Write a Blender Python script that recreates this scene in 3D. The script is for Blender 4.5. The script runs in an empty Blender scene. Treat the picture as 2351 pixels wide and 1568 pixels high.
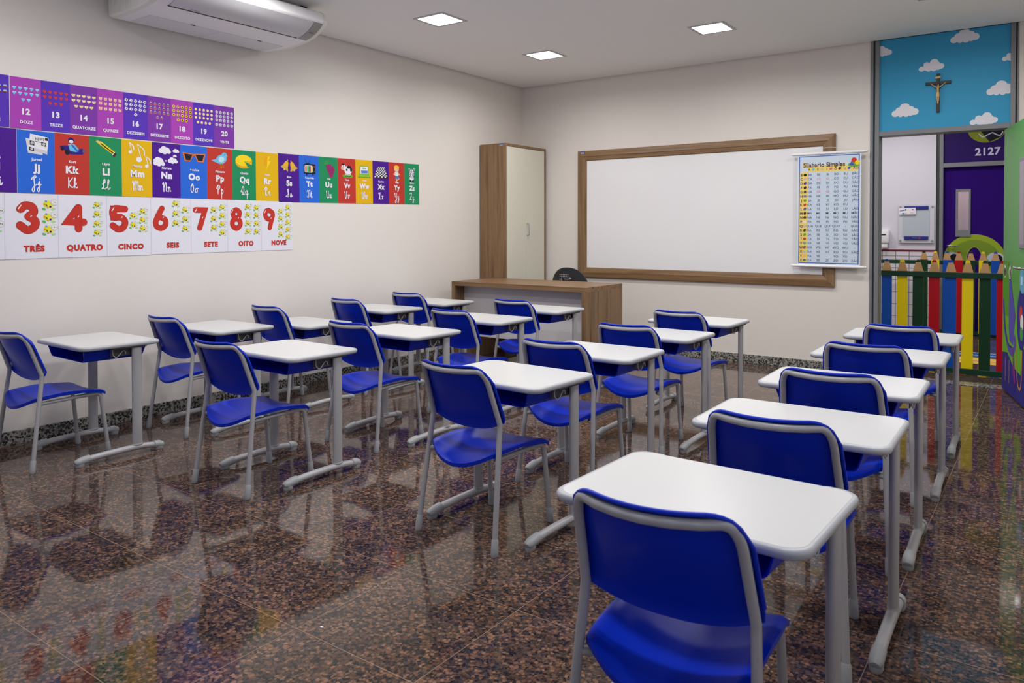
import bpy, bmesh, math, random
from mathutils import Vector, Matrix
from mathutils.geometry import tessellate_polygon
random.seed(7)
C = bpy.context.scene.collection
S = bpy.context.scene
PI = math.pi
# ------------------------------------------------------------------ camera
W_, H_ = 2351.0, 1568.0
F_, CX_, CY_ = 1754.418, 1156.18, 559.38
YAW, PITCH, ROLL, CAMZ = 0.62813, 0.01713, -0.00096, 1.2621
cam = bpy.data.cameras.new('camera'); camo = bpy.data.objects.new('camera', cam); C.objects.link(camo)
cam.sensor_fit = 'HORIZONTAL'; cam.sensor_width = 36.0
cam.lens = 36.0 * F_ / W_
cam.shift_x = (W_ / 2 - CX_) / W_
cam.shift_y = (CY_ - H_ / 2) / W_
cam.clip_start = 0.02
fw = Vector((-math.sin(YAW) * math.cos(PITCH), math.cos(YAW) * math.cos(PITCH), -math.sin(PITCH)))
rt = Vector((math.cos(YAW), math.sin(YAW), 0)); up = rt.cross(fw)
r2 = math.cos(ROLL) * rt + math.sin(ROLL) * up; u2 = -math.sin(ROLL) * rt + math.cos(ROLL) * up
M = Matrix((r2, u2, -fw)).transposed().to_4x4(); M.translation = Vector((0, 0, CAMZ))
camo.matrix_world = M
S.camera = camo
cam.dof.use_dof = True; cam.dof.focus_distance = 3.6; cam.dof.aperture_fstop = 6.3
# ------------------------------------------------------------------ world, exposure
S.view_settings.view_transform = 'Standard'; S.view_settings.look = 'None'
S.view_settings.exposure = 0.37; S.view_settings.gamma = 1.0; S.view_settings.use_curve_mapping = False
PANEL_L = 10.0           # radiance of the panel diffusers seen from any side
PANEL_W, PANEL_SPREAD = 9.4, 166.0   # watts and beam spread (degrees) of the lamp in each panel
DAY_L = 0.8             # daylight outside the assumed, unseen window beside the camera
wd = bpy.data.worlds.new('daylight'); S.world = wd; wd.use_nodes = True
wn = wd.node_tree.nodes; wn['Background'].inputs[0].default_value = (0.66, 0.74, 1.0, 1); wn['Background'].inputs[1].default_value = DAY_L
try:
    S.cycles.use_denoising = True
    S.cycles.max_bounces = 8; S.cycles.diffuse_bounces = 5; S.cycles.glossy_bounces = 4
    S.cycles.transmission_bounces = 6; S.cycles.transparent_max_bounces = 8
    S.cycles.sample_clamp_indirect = 6.0
    S.cycles.blur_glossy = 0.5
except Exception:
    pass
# ------------------------------------------------------------------ room sizes (metres)
XL, XR, YF, YB, ZC = -4.981, 0.44, 7.2275, -4.0, 2.888
YO = YF + 0.14           # outer face of the front wall
YC = 11.0                # far wall of the corridor
DX0, DX1 = -1.325, -0.264  # doorway, outside of the metal posts

# ------------------------------------------------------------------ materials
def srgb(r, g, b):
    f = lambda c: (c / 12.92 if c <= 0.04045 else ((c + 0.055) / 1.055) ** 2.4)
    return (f(r / 255), f(g / 255), f(b / 255), 1.0)
_m = {}
def mat(name, col, rough=0.5, metal=0.0, spec=0.5, coat=0.0, bump=0.0, bscale=60.0, emit=None):
    if name in _m: return _m[name]
    m = bpy.data.materials.new(name); m.use_nodes = True
    nt = m.node_tree; b = nt.nodes['Principled BSDF']
    b.inputs['Base Color'].default_value = col; b.inputs['Roughness'].default_value = rough
    b.inputs['Metallic'].default_value = metal; b.inputs['Specular IOR Level'].default_value = spec
    if coat: b.inputs['Coat Weight'].default_value = coat; b.inputs['Coat Roughness'].default_value = 0.08
    if emit: b.inputs['Emission Color'].default_value = (1, 0.985, 0.96, 1); b.inputs['Emission Strength'].default_value = emit
    tc = nt.nodes.new('ShaderNodeTexCoord'); n = nt.nodes.new('ShaderNodeTexNoise'); n.inputs['Scale'].default_value = bscale
    nt.links.new(tc.outputs['Object'], n.inputs['Vector'])
    if bump:
        bp = nt.nodes.new('ShaderNodeBump'); bp.inputs['Strength'].default_value = bump; bp.inputs['Distance'].default_value = 0.002
        nt.links.new(n.outputs['Fac'], bp.inputs['Height']); nt.links.new(bp.outputs['Normal'], b.inputs['Normal'])
    else:                                     # faint roughness mottling
        mr = nt.nodes.new('ShaderNodeMapRange'); mr.inputs[3].default_value = max(0.0, rough - 0.04); mr.inputs[4].default_value = rough + 0.04
        nt.links.new(n.outputs['Fac'], mr.inputs[0]); nt.links.new(mr.outputs[0], b.inputs['Roughness'])
    _m[name] = m
    return m
def ramp(nt, fac, stops, interp='LINEAR'):
    r = nt.nodes.new('ShaderNodeValToRGB'); r.color_ramp.interpolation = interp
    e = r.color_ramp.elements
    e[0].position, e[0].color = stops[0]; e[1].position, e[1].color = stops[-1]
    for p, c in stops[1:-1]:
        k = e.new(p); k.color = c
    nt.links.new(fac, r.inputs[0]); return r.outputs[0]
def wood(name, axis):
    m = bpy.data.materials.new(name); m.use_nodes = True; nt = m.node_tree; b = nt.nodes['Principled BSDF']
    tc = nt.nodes.new('ShaderNodeTexCoord'); mp = nt.nodes.new('ShaderNodeMapping')
    sc = [26.0, 26.0, 26.0]; sc[axis] = 0.9; mp.inputs['Scale'].default_value = sc
    nt.links.new(tc.outputs['Object'], mp.inputs['Vector'])
    n = nt.nodes.new('ShaderNodeTexNoise'); n.inputs['Scale'].default_value = 1.0; n.inputs['Detail'].default_value = 8.0; n.inputs['Roughness'].default_value = 0.62
    nt.links.new(mp.outputs[0], n.inputs['Vector'])
    c = ramp(nt, n.outputs['Fac'], [(0.30, srgb(88, 62, 40)), (0.45, srgb(122, 92, 62)), (0.56, srgb(139, 109, 76)), (0.72, srgb(104, 76, 50))])
    nt.links.new(c, b.inputs['Base Color']); b.inputs['Roughness'].default_value = 0.42
    return m
WOODX, WOODZ = wood('walnut_x', 0), wood('walnut_z', 2)
def granite_floor():
    m = bpy.data.materials.new('brown_granite'); m.use_nodes = True; nt = m.node_tree; b = nt.nodes['Principled BSDF']; L = nt.links.new
    tc = nt.nodes.new('ShaderNodeTexCoord')
    nz = nt.nodes.new('ShaderNodeTexNoise'); nz.inputs['Scale'].default_value = 55; nz.inputs['Detail'].default_value = 2; L(tc.outputs['Object'], nz.inputs['Vector'])
    mx = nt.nodes.new('ShaderNodeVectorMath'); mx.operation = 'MULTIPLY_ADD'; L(nz.outputs['Color'], mx.inputs[0]); mx.inputs[1].default_value = (0.012, 0.012, 0.012); L(tc.outputs['Object'], mx.inputs[2])
    v = nt.nodes.new('ShaderNodeTexVoronoi'); v.inputs['Scale'].default_value = 84; L(mx.outputs[0], v.inputs['Vector'])
    sp = nt.nodes.new('ShaderNodeSeparateColor'); L(v.outputs['Color'], sp.inputs[0])
    cell = ramp(nt, sp.outputs[0], [(0.0, srgb(30, 29, 32)), (0.22, srgb(48, 43, 42)), (0.40, srgb(76, 58, 47)), (0.62, srgb(106, 77, 59)), (0.82, srgb(134, 101, 80)), (0.92, srgb(100, 72, 56)), (1.0, srgb(62, 61, 70))])
    v2 = nt.nodes.new('ShaderNodeTexVoronoi'); v2.inputs['Scale'].default_value = 170; L(mx.outputs[0], v2.inputs['Vector'])
    sp2 = nt.nodes.new('ShaderNodeSeparateColor'); L(v2.outputs['Color'], sp2.inputs[0])
    fine = ramp(nt, sp2.outputs[1], [(0.0, srgb(24, 24, 29)), (0.5, srgb(58, 52, 50)), (0.75, srgb(92, 74, 62)), (1.0, srgb(44, 46, 60))])
    edge = ramp(nt, v.outputs['Distance'], [(0.0, (0, 0, 0, 1)), (0.42, (0.1, 0.1, 0.1, 1)), (0.72, (1, 1, 1, 1))])
    mix = nt.nodes.new('ShaderNodeMix'); mix.data_type = 'RGBA'; L(edge, mix.inputs[0]); L(cell, mix.inputs[6]); L(fine, mix.inputs[7])
    # slab-to-slab tone
    sx = nt.nodes.new('ShaderNodeSeparateXYZ'); L(tc.outputs['Object'], sx.inputs[0])
    def axis(o, off, pitch):
        a = nt.nodes.new('ShaderNodeMath'); a.operation = 'SUBTRACT'; L(o, a.inputs[0]); a.inputs[1].default_value = off
        d = nt.nodes.new('ShaderNodeMath'); d.operation = 'DIVIDE'; L(a.outputs[0], d.inputs[0]); d.inputs[1].default_value = pitch
        fl = nt.nodes.new('ShaderNodeMath'); fl.operation = 'FLOOR'; L(d.outputs[0], fl.inputs[0])
        fr = nt.nodes.new('ShaderNodeMath'); fr.operation = 'FRACT'; L(d.outputs[0], fr.inputs[0])
        pp = nt.nodes.new('ShaderNodeMath'); pp.operation = 'PINGPONG'; L(fr.outputs[0], pp.inputs[0]); pp.inputs[1].default_value = 0.5
        lt = nt.nodes.new('ShaderNodeMath'); lt.operation = 'LESS_THAN'; L(pp.outputs[0], lt.inputs[0]); lt.inputs[1].default_value = 0.0022
        return fl.outputs[0], lt.outputs[0]
    fx, lx = axis(sx.outputs[0], -0.44, 0.502); fy, ly = axis(sx.outputs[1], 1.052, 0.507)
    cb = nt.nodes.new('ShaderNodeCombineXYZ'); L(fx, cb.inputs[0]); L(fy, cb.inputs[1])
    wn_ = nt.nodes.new('ShaderNodeTexWhiteNoise'); L(cb.outputs[0], wn_.inputs['Vector'])
    tone = nt.nodes.new('ShaderNodeMapRange'); tone.inputs[3].default_value = 1.02; tone.inputs[4].default_value = 1.36; L(wn_.outputs['Value'], tone.inputs[0])
    big = nt.nodes.new('ShaderNodeTexNoise'); big.inputs['Scale'].default_value = 7; big.inputs['Detail'].default_value = 3; L(tc.outputs['Object'], big.inputs['Vector'])
    bt = nt.nodes.new('ShaderNodeMapRange'); bt.inputs[1].default_value = 0.3; bt.inputs[2].default_value = 0.7; bt.inputs[3].default_value = 0.78; bt.inputs[4].default_value = 1.2; L(big.outputs['Fac'], bt.inputs[0])
    tt = nt.nodes.new('ShaderNodeMath'); tt.operation = 'MULTIPLY'; L(tone.outputs[0], tt.inputs[0]); L(bt.outputs[0], tt.inputs[1])
    sc = nt.nodes.new('ShaderNodeVectorMath'); sc.operation = 'SCALE'; L(mix.outputs[2], sc.inputs[0]); L(tt.outputs[0], sc.inputs['Scale'])
    mxx = nt.nodes.new('ShaderNodeMath'); mxx.operation = 'MAXIMUM'; L(lx, mxx.inputs[0]); L(ly, mxx.inputs[1])
    ml = nt.nodes.new('ShaderNodeMath'); ml.operation = 'MULTIPLY'; L(mxx.outputs[0], ml.inputs[0]); ml.inputs[1].default_value = 0.75
    jm = nt.nodes.new('ShaderNodeMix'); jm.data_type = 'RGBA'; L(ml.outputs[0], jm.inputs[0]); L(sc.outputs[0], jm.inputs[6]); jm.inputs[7].default_value = srgb(158, 128, 106)
    L(jm.outputs[2], b.inputs['Base Color'])
    rr = nt.nodes.new('ShaderNodeMath'); rr.operation = 'MULTIPLY_ADD'; L(mxx.outputs[0], rr.inputs[0]); rr.inputs[1].default_value = 0.4; rr.inputs[2].default_value = 0.055
    L(rr.outputs[0], b.inputs['Roughness']); b.inputs['IOR'].default_value = 1.42
    return m
def granite_grey():
    m = bpy.data.materials.new('grey_granite'); m.use_nodes = True; nt = m.node_tree; b = nt.nodes['Principled BSDF']; L = nt.links.new
    tc = nt.nodes.new('ShaderNodeTexCoord')
    v = nt.nodes.new('ShaderNodeTexVoronoi'); v.inputs['Scale'].default_value = 95; L(tc.outputs['Object'], v.inputs['Vector'])
    sp = nt.nodes.new('ShaderNodeSeparateColor'); L(v.outputs['Color'], sp.inputs[0])
    c = ramp(nt, sp.outputs[0], [(0.0, srgb(38, 40, 44)), (0.30, srgb(62, 64, 66)), (0.45, srgb(132, 130, 122)), (0.75, srgb(168, 165, 155)), (1.0, srgb(104, 104, 102))])
    L(c, b.inputs['Base Color']); b.inputs['Roughness'].default_value = 0.25
    return m
def tile_wall():
    m = bpy.data.materials.new('white_tile'); m.use_nodes = True; nt = m.node_tree; b = nt.nodes['Principled BSDF']; L = nt.links.new
    tc = nt.nodes.new('ShaderNodeTexCoord'); sx = nt.nodes.new('ShaderNodeSeparateXYZ'); L(tc.outputs['Object'], sx.inputs[0])
    outs = []
    for i in (0, 2):
        d = nt.nodes.new('ShaderNodeMath'); d.operation = 'PINGPONG'; L(sx.outputs[i], d.inputs[0]); d.inputs[1].default_value = 0.0775
        lt = nt.nodes.new('ShaderNodeMath'); lt.operation = 'LESS_THAN'; L(d.outputs[0], lt.inputs[0]); lt.inputs[1].default_value = 0.004; outs.append(lt.outputs[0])
    mx = nt.nodes.new('ShaderNodeMath'); mx.operation = 'MAXIMUM'; L(outs[0], mx.inputs[0]); L(outs[1], mx.inputs[1])
    jm = nt.nodes.new('ShaderNodeMix'); jm.data_type = 'RGBA'; L(mx.outputs[0], jm.inputs[0]); jm.inputs[6].default_value = srgb(225, 220, 228); jm.inputs[7].default_value = srgb(120, 116, 128)
    L(jm.outputs[2], b.inputs['Base Color']); b.inputs['Roughness'].default_value = 0.2
    return m
FLOORM, GREYG, TILEM = granite_floor(), granite_grey(), tile_wall()
WALLM = mat('wall_paint', srgb(226, 220, 214), 0.75, bump=0.04, bscale=180)
CEILM = mat('ceiling_paint', srgb(240, 239, 238), 0.85, bump=0.03, bscale=150)
DARK = mat('dark_gap', srgb(60, 57, 54), 0.9)
BLUE = mat('blue_plastic', srgb(0, 44, 190), 0.38, spec=0.25, bump=0.05, bscale=500)
TUBE = mat('grey_paint', srgb(166, 166, 169), 0.32)
CAPM = mat('grey_cap', srgb(160, 163, 166), 0.48)
TOPM = mat('white_laminate', srgb(204, 205, 205), 0.30)
EDGEM = mat('grey_edge', srgb(170, 173, 179), 0.38)
STEEL = mat('dark_bracket', srgb(74, 72, 72), 0.45)
WIRE = mat('hook_wire', srgb(168, 168, 168), 0.3)
ALU = mat('grey_aluminium', srgb(122, 124, 128), 0.42)
ALU_SHADE = mat('shaded_aluminium', srgb(72, 75, 79), 0.45)  # darker copy of the aluminium: shade painted into grooves and reveals
CHROME = mat('chrome', srgb(205, 206, 208), 0.18, metal=1.0)
BOARD = mat('whiteboard_gloss', srgb(236, 236, 238), 0.10)
CREAM = mat('cream_door', srgb(216, 213, 198), 0.4)
GREYP = mat('grey_panel', srgb(200, 198, 200), 0.5)
WPLAS = mat('white_plastic', srgb(236, 236, 238), 0.32)
BLACK = mat('charcoal_plastic', srgb(42, 43, 48), 0.45)
def pr(r, g, b):            # printed ink
    return mat('print_%02x%02x%02x' % (r, g, b), srgb(r, g, b), 0.55, spec=0.2)
def paint(r, g, b, rough=0.35):
    return mat('paint_%02x%02x%02x' % (r, g, b), srgb(r, g, b), rough, spec=0.3)

# ------------------------------------------------------------------ mesh helpers
def build(name, bm, mats, parent=None, smooth=True, loc=None, angle=0.6):
    me = bpy.data.meshes.new(name); bmesh.ops.recalc_face_normals(bm, faces=bm.faces)
    bm.to_mesh(me); bm.free()
    if not isinstance(mats, (list, tuple)): mats = [mats]
    for m in mats: me.materials.append(m)
    if smooth:
        for p in me.polygons: p.use_smooth = True
        try: me.set_sharp_from_angle(angle=angle)
        except Exception: pass
    o = bpy.data.objects.new(name, me); C.objects.link(o)
    if parent: o.parent = parent
    if loc: o.location = loc
    return o
def tag(o, label, cat, group=None, kind=None):
    o['label'] = label; o['category'] = cat
    if group: o['group'] = group
    if kind: o['kind'] = kind
    return o
def thing(name, label, cat, loc=(0, 0, 0), rz=0.0, group=None, kind=None):
    o = bpy.data.objects.new(name, None); C.objects.link(o); o.empty_display_size = 0.05
    o.location = loc; o.rotation_euler = (0, 0, rz)
    return tag(o, label, cat, group, kind)
def copy_tree(o, parent=None):
    c = o.copy(); C.objects.link(c)
    if parent: c.parent = parent
    for ch in list(o.children): copy_tree(ch, c)
    return c
def box(bm, x0, x1, y0, y1, z0, z1, bev=0.0, mi=0, seg=2):
    vs = [bm.verts.new((x, y, z)) for x in (x0, x1) for y in (y0, y1) for z in (z0, z1)]
    q = lambda *i: bm.faces.new([vs[k] for k in i])
    fs = [q(0, 1, 3, 2), q(4, 6, 7, 5), q(0, 4, 5, 1), q(2, 3, 7, 6), q(0, 2, 6, 4), q(1, 5, 7, 3)]
    for f in fs: f.material_index = mi
    if bev:
        es = list({e for f in fs for e in f.edges})
        r = bmesh.ops.bevel(bm, geom=es, offset=bev, segments=seg, affect='EDGES', profile=0.5)
        for f in r['faces']: f.material_index = mi
def bx(x0, x1, y0, y1, z0, z1, bev=0.0):
    bm = bmesh.new(); box(bm, x0, x1, y0, y1, z0, z1, bev); return bm
def catmull(pts, n=6, closed=False):
    P = [Vector(p) for p in pts]; out = []
    m = len(P)
    for i in range(m if closed else m - 1):
        p0 = P[(i - 1) % m] if (closed or i > 0) else P[0] * 2 - P[1]
        p1, p2 = P[i], P[(i + 1) % m]
        p3 = P[(i + 2) % m] if (closed or i + 2 < m) else P[-1] * 2 - P[-2]
        for k in range(n):
            t = k / n
            out.append(0.5 * ((2 * p1) + (p2 - p0) * t + (2 * p0 - 5 * p1 + 4 * p2 - p3) * t * t + (3 * p1 - p0 - 3 * p2 + p3) * t ** 3))
    if not closed: out.append(P[-1])
    return out
def fillet(pts, rad, n=5):
    P = [Vector(p) for p in pts]; out = [P[0]]
    for i in range(1, len(P) - 1):
        a, b, c = P[i - 1], P[i], P[i + 1]
        r = rad[i - 1] if isinstance(rad, (list, tuple)) else rad
        d1, d2 = (a - b), (c - b); r1 = min(r, d1.length * 0.49); r2_ = min(r, d2.length * 0.49)
        s, e = b + d1.normalized() * r1, b + d2.normalized() * r2_
        for k in range(n + 1):
            t = k / n; out.append((1 - t) ** 2 * s + 2 * t * (1 - t) * b + t * t * e)
    out.append(P[-1]); return out
def tube(bm, pts, rad, n=12, caps=True, ell=None, side=None, mi=0):
    P = [Vector(p) for p in pts]; rings = []
    t0 = (P[1] - P[0]).normalized()
    ref = Vector(side) if side else (Vector((0, 0, 1)) if abs(t0.z) < 0.9 else Vector((0, 1, 0)))
    nrm = (ref - t0 * ref.dot(t0)).normalized()
    for i, p in enumerate(P):
        t = ((P[min(i + 1, len(P) - 1)] - P[i]).normalized() + (P[i] - P[max(i - 1, 0)]).normalized()).normalized()
        nrm = (nrm - t * nrm.dot(t)).normalized(); b = t.cross(nrm)
        r = rad[i] if isinstance(rad, (list, tuple)) else rad
        ra, rb = (r, r) if ell is None else (r * ell[0], r * ell[1])
        rings.append([bm.verts.new(p + nrm * ra * math.cos(2 * PI * k / n) + b * rb * math.sin(2 * PI * k / n)) for k in range(n)])
    for a, b in zip(rings, rings[1:]):
        for k in range(n):
            f = bm.faces.new((a[k], a[(k + 1) % n], b[(k + 1) % n], b[k])); f.material_index = mi
    if caps:
        for r in (rings[0][::-1], rings[-1]):
            f = bm.faces.new(r); f.material_index = mi
def lathe(bm, prof, n=16, c=(0, 0, 0), mi=0):
    rings = []
    for r, z in prof:
        rings.append([bm.verts.new((c[0] + r * math.cos(2 * PI * k / n), c[1] + r * math.sin(2 * PI * k / n), c[2] + z)) for k in range(n)])
    for a, b in zip(rings, rings[1:]):
        for k in range(n):
            f = bm.faces.new((a[k], a[(k + 1) % n], b[(k + 1) % n], b[k])); f.material_index = mi
    for r in (rings[0][::-1], rings[-1]):
        f = bm.faces.new(r); f.material_index = mi
def prism(bm, pts2, f3, d, mi=0):
    """closed outline pts2 -> extruded solid; f3(u,v,w) maps to space, w in 0..d"""
    a = [bm.verts.new(f3(u, v, 0)) for u, v in pts2]; b = [bm.verts.new(f3(u, v, d)) for u, v in pts2]; n = len(a)
    tris = tessellate_polygon([[Vector((u, v, 0)) for u, v in pts2]])
    for t in tris:
        for vs in ([a[i] for i in t], [b[i] for i in reversed(t)]):
            try: bm.faces.new(vs).material_index = mi
            except ValueError: pass
    for k in range(n): bm.faces.new((a[k], a[(k + 1) % n], b[(k + 1) % n], b[k])).material_index = mi
def rrect(w, d, r, n=6, cx=0.0, cy=0.0):
    out = []
    for sx, sy, a0 in ((1, 1, 0), (-1, 1, 90), (-1, -1, 180), (1, -1, 270)):
        for k in range(n + 1):
            a = math.radians(a0 + 90 * k / n); out.append((cx + sx * (w / 2 - r) + r * math.cos(a), cy + sy * (d / 2 - r) + r * math.sin(a)))
    return out
# ------------------------------------------------------------------ flat printed artwork
_txt = {}
def text2d(s, fat=0.0):
    key = (s, fat)
    if key in _txt: return _txt[key]
    cu = bpy.data.curves.new('t', 'FONT'); cu.body = s; cu.size = 1.0; cu.offset = fat; cu.space_character = 1.0 + 2.4 * fat; cu.resolution_u = 3
    ob = bpy.data.objects.new('t', cu); C.objects.link(ob)
    dg = bpy.context.evaluated_depsgraph_get(); dg.update()
    me = bpy.data.meshes.new_from_object(ob.evaluated_get(dg))
    V = [(v.co.x, v.co.y) for v in me.vertices]; Fc = [tuple(p.vertices) for p in me.polygons]
    bpy.data.objects.remove(ob); bpy.data.curves.remove(cu); bpy.data.meshes.remove(me)
    xs = [v[0] for v in V]; ys = [v[1] for v in V]
    _txt[key] = (V, Fc, min(xs), max(xs), min(ys), max(ys)); return _txt[key]
class Art:
    """flat print on a plane: origin o, unit axes u, v, outward normal n; z is a layer number"""
    def __init__(s, o, u, v, scale=1.0, step=0.0004, base=0.0):
        s.o, s.u, s.v = Vector(o), Vector(u), Vector(v); s.n = s.u.cross(s.v).normalized()
        s.k, s.step, s.base = scale, step, base; s.bm = bmesh.new(); s.mats = []; s.clip = None; s.q = 0
    def mi(s, m):
        if m not in s.mats: s.mats.append(m)
        return s.mats.index(m)
    def p(s, a, b, z): return s.o + s.u * (a * s.k) + s.v * (b * s.k) + s.n * (s.base + z * s.step)
    def poly(s, pts, m, z=1):
        if s.clip:
            pts = s.doclip(pts)
            if len(pts) < 3: return
        s.q = (s.q + 1) % 24; z = z + 0.03 * s.q          # overlapping shapes of one ink never share a plane
        vs = [s.bm.verts.new(s.p(a, b, z)) for a, b in pts]; i = s.mi(m)
        if len(pts) == 3: tr = [(0, 1, 2)]
        else: tr = tessellate_polygon([[Vector((a, b, 0)) for a, b in pts]])
        for t in tr:
            try: s.bm.faces.new([vs[k] for k in t]).material_index = i
            except ValueError: pass
    def doclip(s, pts):
        x0, x1, y0, y1 = s.clip
        for ax, val, sg in ((0, x0, 1), (0, x1, -1), (1, y0, 1), (1, y1, -1)):
            out = []
            for i in range(len(pts)):
                a, b = pts[i], pts[(i + 1) % len(pts)]; ia, ib = (a[ax] - val) * sg >= 0, (b[ax] - val) * sg >= 0
                if ia: out.append(a)
                if ia != ib:
                    t = (val - a[ax]) / (b[ax] - a[ax]); out.append((a[0] + t * (b[0] - a[0]), a[1] + t * (b[1] - a[1])))
            pts = out
            if len(pts) < 3: return []
        return pts
    def rect(s, x0, x1, y0, y1, m, z=1): s.poly([(x0, y0), (x1, y0), (x1, y1), (x0, y1)], m, z)
    def ell(s, cx, cy, rx, ry, m, z=1, rot=0.0, a0=0, a1=360, n=20):
        c, sn = math.cos(rot), math.sin(rot); pts = []
        k = n + (0 if a1 - a0 == 360 else 1)
        for i in range(k):
            a = math.radians(a0 + (a1 - a0) * i / n); x, y = rx * math.cos(a), ry * math.sin(a)
            pts.append((cx + c * x - sn * y, cy + sn * x + c * y))
        s.poly(pts, m, z)
    def line(s, pts, w, m, z=1, smooth=0, caps=True):
        """one mitred ribbon; it climbs a little along its length so that loops never share a plane"""
        if smooth: pts = [(q.x, q.y) for q in catmull([(a, b, 0) for a, b in pts], smooth)]
        out = [pts[0]]
        for p in pts[1:]:
            if math.hypot(p[0] - out[-1][0], p[1] - out[-1][1]) > 1e-6: out.append(p)
        pts = out; n = len(pts)
        if n < 2: return
        s.lq = (getattr(s, 'lq', 0) + 1) % 5; z = z + 0.13 * s.lq; i = s.mi(m); L = []; Rr = []
        for k in range(n):
            d0 = (pts[k][0] - pts[max(k - 1, 0)][0], pts[k][1] - pts[max(k - 1, 0)][1]); d1 = (pts[min(k + 1, n - 1)][0] - pts[k][0], pts[min(k + 1, n - 1)][1] - pts[k][1])
            l0, l1 = math.hypot(*d0) or 1, math.hypot(*d1) or 1
            tx, ty = d0[0] / l0 + d1[0] / l1, d0[1] / l0 + d1[1] / l1; tl = math.hypot(tx, ty)
            if tl < 1e-6: tx, ty, tl = d1[0], d1[1], l1
            tx /= tl; ty /= tl
            c = 1.0 if k in (0, n - 1) else max(0.6, abs(tx * d1[0] / l1 + ty * d1[1] / l1)); zz = z + 0.12 * k / n
            L.append(s.bm.verts.new(s.p(pts[k][0] - ty * w / 2 / c, pts[k][1] + tx * w / 2 / c, zz))); Rr.append(s.bm.verts.new(s.p(pts[k][0] + ty * w / 2 / c, pts[k][1] - tx * w / 2 / c, zz)))
        for k in range(n - 1):
            try: s.bm.faces.new((Rr[k], Rr[k + 1], L[k + 1], L[k])).material_index = i
            except ValueError: pass
        if caps:
            for e, (a, b) in ((0, pts[0]), (1, pts[-1])):
                r = [s.bm.verts.new(s.p(a + w / 2 * math.cos(2 * PI * q / 12), b + w / 2 * math.sin(2 * PI * q / 12), z - 0.03 + 0.2 * e)) for q in range(12)]
                s.bm.faces.new(r).material_index = i
    def text(s, t, cx, cy, h, m, z=1, fat=0.0, maxw=None, ref=None, skew=0.0):
        V, Fc, x0, x1, y0, y1 = text2d(t, fat)
        rh = text2d(ref or 'H', fat); k = h / (rh[5] - rh[4])
        kx = k
        if maxw and (x1 - x0) * k > maxw: kx = maxw / (x1 - x0)
        i = s.mi(m); xm = (x0 + x1) / 2
        vs = [s.bm.verts.new(s.p(cx + (x - xm) * kx + skew * y * k, cy - h / 2 + (y - (rh[4] if rh[4] > 0 else 0)) * k, z)) for x, y in V]
        for f in Fc:
            try: s.bm.faces.new([vs[q] for q in f]).material_index = i
            except ValueError: pass
    def slab(s, x0, x1, y0, y1, d, m):      # backing board of real thickness under layer 0
        i = s.mi(m); P = [(x0, y0), (x1, y0), (x1, y1), (x0, y1)]
        a = [s.bm.verts.new(s.p(x, y, 0)) for x, y in P]; b = [s.bm.verts.new(s.p(x, y, 0) - s.n * d) for x, y in P]
        s.bm.faces.new(a).material_index = i; s.bm.faces.new(b[::-1]).material_index = i
        for k in range(4): s.bm.faces.new((a[k], b[k], b[(k + 1) % 4], a[(k + 1) % 4])).material_index = i
    def done(s, name, parent=None):
        me = bpy.data.meshes.new(name); s.bm.normal_update()
        # print faces must look outwards
        for f in s.bm.faces:
            if abs(f.normal.dot(s.n)) > 0.9 and f.normal.dot(s.n) < 0 and len(f.verts) != 4: f.normal_flip()
        s.bm.to_mesh(me); s.bm.free()
        for m in s.mats: me.materials.append(m)
        o = bpy.data.objects.new(name, me); C.objects.link(o)
        if parent: o.parent = parent
        return o
def struct(name, bm, m, label, cat, parent=None, smooth=False):
    o = build(name, bm, m, parent, smooth)
    if not parent: tag(o, label, cat, kind='structure')
    return o
# ================================================================== THE SETTING
struct('floor', bx(-5.3, 2.7, -1.5, 13.2, -0.12, 0.0), FLOORM, 'polished brown granite floor laid in square slabs', 'floor')
struct('wall_left', bx(XL - 0.15, XL, YB - 0.15, YO, 0.0, 2.96), WALLM, 'off-white painted wall carrying the letter and number banners', 'wall')
bm = bmesh.new(); box(bm, XL, DX0, YF, YO, 0, 2.96); box(bm, DX1, XR + 0.15, YF, YO, 0, 2.96)
struct('wall_front', bm, WALLM, 'off-white painted wall with the whiteboard and the doorway', 'wall')
WY0, WY1, WZ0, WZ1 = -0.95, 1.75, 1.0, 2.45  # assumed window, out of view, added to bring daylight onto the left wall
bm = bmesh.new()
for a in ((YB - 0.15, YF, 0, WZ0), (YB - 0.15, YF, WZ1, 2.96), (YB - 0.15, WY0, WZ0, WZ1), (WY1, YF, WZ0, WZ1)): box(bm, XR, XR + 0.15, a[0], a[1], a[2], a[3])
struct('wall_right', bm, WALLM, 'off-white painted wall on the door side with an added wide window out of view', 'wall')
struct('wall_back', bx(XL, XR, YB - 0.15, YB, 0, 2.96), WALLM, 'off-white painted wall behind the last desks', 'wall')
bm = bmesh.new()
for k in range(4):
    y = WY0 + (WY1 - WY0) * k / 3; box(bm, XR + 0.05, XR + 0.10, y - 0.025, y + 0.025, WZ0, WZ1)
for z in (WZ0 + 0.025, WZ1 - 0.025): box(bm, XR + 0.05, XR + 0.10, WY0, WY1, z - 0.025, z + 0.025)
struct('added_window_1', bm, ALU, 'assumed wide aluminium window, unseen, added in the wall on the door side', 'window')
bm = bmesh.new(); g = 0.016
PX, PY = (-3.87, -2.27, -0.67), (5.98, 4.50, 3.02, 1.54)
xs = [XL + g]; ys = [YB + g]
box(bm, XL + g, XR - g, YB + g, YF - g, ZC, ZC + 0.03)
box(bm, -5.2, 2.7, YB - 0.2, 13.2, 2.96, 3.02)
for f in bm.faces: f.material_index = 0
struct('ceiling', bm, [CEILM, DARK], 'flat white plasterboard ceiling with a recessed edge', 'ceiling')
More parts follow.
